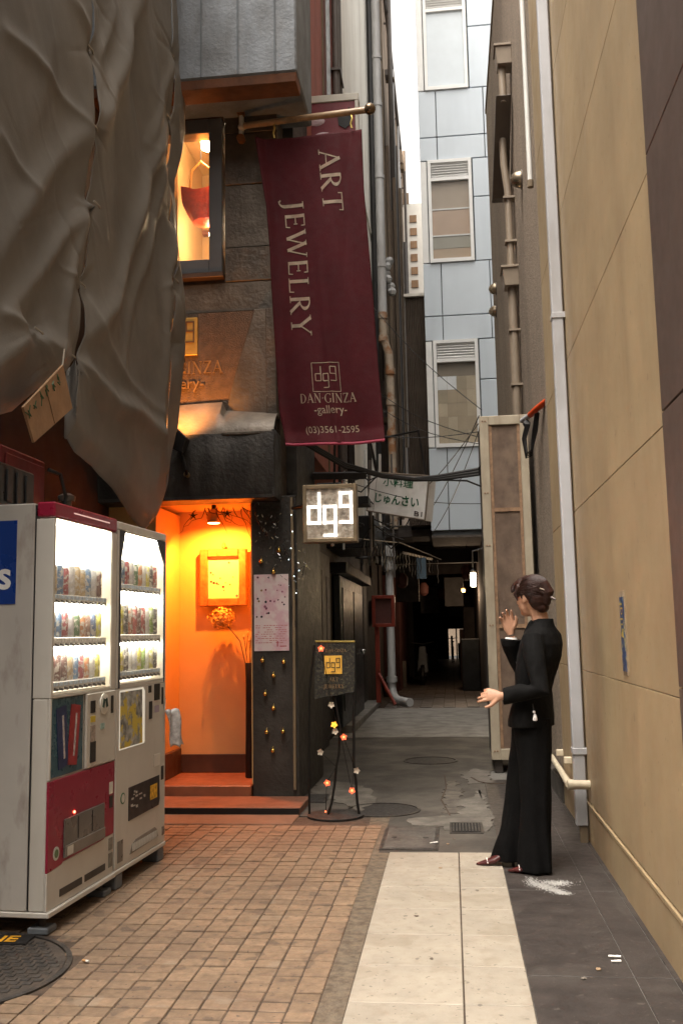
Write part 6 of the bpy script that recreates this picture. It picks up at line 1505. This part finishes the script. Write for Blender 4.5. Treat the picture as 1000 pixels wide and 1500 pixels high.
# trousers, flared
tr_ = MB()
def leg(pts):
    rings = []
    for (x, y, z, a, b) in pts: rings.append(ring((x, y, z), a, b, R(12)))
    tr_.loft(rings)
leg([(.378, 5.37, .012, .098, .068), (.38, 5.37, .05, .095, .068), (.39, 5.376, .2, .082, .068), (.398, 5.38, .36, .079, .07), (.402, 5.385, .55, .085, .078), (.4, 5.395, .7, .1, .088), (.402, 5.41, .82, .105, .1)])
leg([(.25, 5.545, .028, .108, .066), (.26, 5.545, .055, .104, .068), (.285, 5.543, .17, .086, .068), (.318, 5.54, .33, .082, .07), (.352, 5.535, .52, .086, .078), (.385, 5.525, .68, .1, .088), (.4, 5.51, .82, .105, .1)])
def tfold(co):
    k = max(0, 1 - co.z / .75)
    n = .007 * k * math.sin(co.x * 75 + co.y * 60 + math.sin(co.z * 5)) + mnoise.noise(Vector((co.x * 14, co.y * 14, co.z * 6))) * .006
    cx, cy = (.395, 5.378) if co.y < 5.46 else (.3, 5.543)
    d = Vector((co.x - cx, co.y - cy, 0)); d = d.normalized() if d.length else d
    return co + d * n
attach('trousers', evaluated(tr_, .006, 4, m_trou, 'trousers', tfold))
# hair: cap, side-swept fringe, pinned twist, clip
hr = MB()
ell(hr, HC - HF * .016 + UP * .018, (.1, .085, .094), HA); ell(hr, HC - HF * .05 - UP * .02, (.062, .072, .075), HA)
ell(hr, HC + HF * .05 + UP * .06, (.062, .068, .04), HA); ell(hr, HC - HF * .088 - UP * .0, (.03, .036, .068), HA); ell(hr, HC - HF * .07 - UP * .075, (.034, .042, .03), HA)
hr.tube([HC + HF * .03 + UP * .085, HC + HF * .1 + UP * .07, HC + HF * .122 + HS * .03 + UP * .04, HC + HF * .115 + HS * .05 + UP * .015], [.03, .026, .018, .006], 10)
hr.tube([HC + HF * .04 + HS * .06 + UP * .05, HC + HF * .062 + HS * .072 + UP * .0, HC + HF * .045 + HS * .075 - UP * .035], [.022, .014, .005], 8)
hr.tube([HC + HF * .04 - HS * .06 + UP * .05, HC + HF * .062 - HS * .072, HC + HF * .045 - HS * .075 - UP * .035], [.022, .014, .005], 8)
hr.tube([HC - HF * .1 + HS * .02 + UP * .07, HC - HF * .118 + UP * .01, HC - HF * .1 - UP * .06], [.024, .034, .02], 10)
def hairn(co):
    d = (co - HC).normalized(); return co + d * (mnoise.noise(Vector((co.x * 60, co.y * 60, co.z * 12))) * .0022)
hair = attach('hair', evaluated(hr, .0045, 2, m_hair, 'hair', hairn))
wsp = MB(); hq = random.Random(6)
for k in range(40):
    a = hq.uniform(-2.6, 2.6); b = hq.uniform(-.2, 1.1)
    d = (-HF * math.cos(a) * math.cos(b) + HS * math.sin(a) * math.cos(b) + UP * math.sin(b)); p = HC + Vector((d.x * .093, d.y * .09, d.z * .1)); e = (d + Vector((hq.gauss(0, .7), hq.gauss(0, .7), hq.gauss(-.2, .7)))).normalized()
    wsp.tube([p, p + e * .018, p + e * .03 - UP * .006], [.0012, .0009, .0004], 4)
o = wsp.build('flyaway_strands', m_hair, None); o.data.transform(Matrix.Translation(-PO)); o.parent = person; tag(o, kind='stuff')
ss = MB(); BD = (-HF - UP * .1).normalized()
for k in range(420):                                   # combed strands sweeping back to the pinned twist
    a = hq.uniform(-1.75, 1.75); b = hq.uniform(-.25, 1.35)
    d0 = (HF * math.cos(a) * math.cos(b) + HS * math.sin(a) * math.cos(b) + UP * math.sin(b)).normalized()
    if d0.dot(HF) > .75 and b < .75: continue
    pts = []; bd = (BD + Vector((hq.gauss(0, .12), hq.gauss(0, .12), hq.gauss(0, .3)))).normalized()
    for i in range(9):
        d = d0.lerp(bd, i / 8); d = (d + UP * .25 * math.sin(math.pi * i / 8)).normalized()
        f_, s_, u_ = d.dot(HF), d.dot(HS), d.dot(UP); lift = 1.0 + .012 * hq.random()
        pts.append(HC - HF * .012 + UP * .016 + (HF * f_ * (.104 if f_ < 0 else .094) + HS * s_ * .0865 + UP * u_ * .0965) * lift)
    ss.tube(pts, [.0008] + [.0017] * 7 + [.0007], 4)
o = ss.build('combed_strands', m_hair, None, smooth=True); o.data.transform(Matrix.Translation(-PO)); o.parent = person; tag(o, kind='stuff')
def child(mb, name, m, **k):
    o = mb.build(name, m, None, **k); o.data.transform(Matrix.Translation(-PO)); o.parent = person; return o
CL = HC - HF * .1 + UP * .0
child(MB().tube([CL + HS * .045 + UP * .015, CL - HF * .03 - UP * .02, CL - HF * .07 - UP * .035], [.006, .009, .004], 8), 'hair_clip', mat('dark_clip', (.05, .03, .025), .3, .3), smooth=True)
child(MB().tube([CL + HS * .05 + UP * .03, CL + HS * .03 - HF * .02 + UP * .02], .004, 7), 'hair_pin', mat('pale_pin', (.5, .42, .36), .3, .5))
for s in (1, -1):
    e = HC + HF * .083 + HS * .031 * s + UP * .0
    child(MB().sphere(e, .0115, 12), 'eye', mat('eye_white', (.7, .66, .62), .2), smooth=True); child(MB().sphere(e + HF * .0075, .0062, 10), 'iris', mat('iris_dark', (.02, .012, .008), .15), smooth=True)
    child(MB().tube([e + HS * .016 * s + UP * .02 - HF * .004, e + UP * .024 + HF * .004, e - HS * .014 * s + UP * .021 + HF * .006], [.0015, .003, .0025], 6), 'eyebrow', m_hair)
child(MB().tube([HC + HF * .095 + HS * .02 - UP * .066, HC + HF * .101 - UP * .064, HC + HF * .095 - HS * .02 - UP * .066], [.002, .006, .002], 7), 'lips', mat('lip_colour', (.36, .09, .08), .4), smooth=True)
child(MB().tube([RW + Vector((-.003, 0, -.014)), RW + Vector((-.002, 0, -.002))], [.036, .031], 14), 'shirt_cuff', mat('white_shirt', (.7, .66, .62), .7), smooth=True)
# white charm hanging at the hip
child(MB().sphere((.4, 5.262, .862), .008, 10), 'charm', mat('white_charm', (.72, .68, .68), .5), smooth=True)
child(MB().lathe([(.003, .015), (.008, .008), (.013, -.016), (.011, -.022)], (.404, 5.262, .838), 10), 'charm', MATS['white_charm'], smooth=True)
child(MB().tube([(.398, 5.264, .875), (.395, 5.275, .905)], .003, 5), 'charm_cord', m_black)
for k in range(2): child(MB().lathe([(.009, 0), (.008, -.004)], (.33, 5.42, 1.12 - k * .13), 10, 'X'), 'jacket_button', m_black_metal)
# pointed heeled shoes
m_shoe = mat('oxblood_leather', (.06, .012, .011), .3, var=.2); m_sole = mat('shoe_sole', (.03, .02, .018), .6)
def shoe(toe, ang, nm='shoe'):
    F = Vector((-math.cos(ang), math.sin(ang), 0)); S = Vector((-F.y, F.x, 0)); toe = Vector(toe)
    rings = []
    for (d, w_, zb, zt) in ((0, .004, .008, .016), (.02, .014, .006, .024), (.06, .03, .005, .038), (.1, .036, .012, .055), (.15, .031, .035, .085), (.2, .03, .058, .11), (.228, .022, .06, .112)):
        c = toe - F * d; n = 12; zc, zh = (zb + zt) / 2, (zt - zb) / 2
        rings.append([c + S * w_ * math.cos(2 * math.pi * k / n) + UP * (zc + zh * math.sin(2 * math.pi * k / n)) for k in range(n)])
    s_ = child(MB().loft(rings), nm, m_shoe, smooth=True, ang=70)
    child(MB().loft([[toe - F * .205 + S * r_ * math.cos(2 * math.pi * k / 10) - F * r_ * math.sin(2 * math.pi * k / 10) + UP * z for k in range(10)] for (z, r_) in ((.001, .009), (.03, .009), (.065, .02))]), 'shoe_heel', m_sole, smooth=True)
    child(MB().tube([toe - F * .062 + S * .031 + UP * .022, toe - F * .06 + UP * .043, toe - F * .062 - S * .031 + UP * .022], .004, 7), 'shoe_strap', MATS['white_shirt'])
shoe((.068, 5.52, 0), R(-4)); shoe((.235, 5.375, 0), R(4))
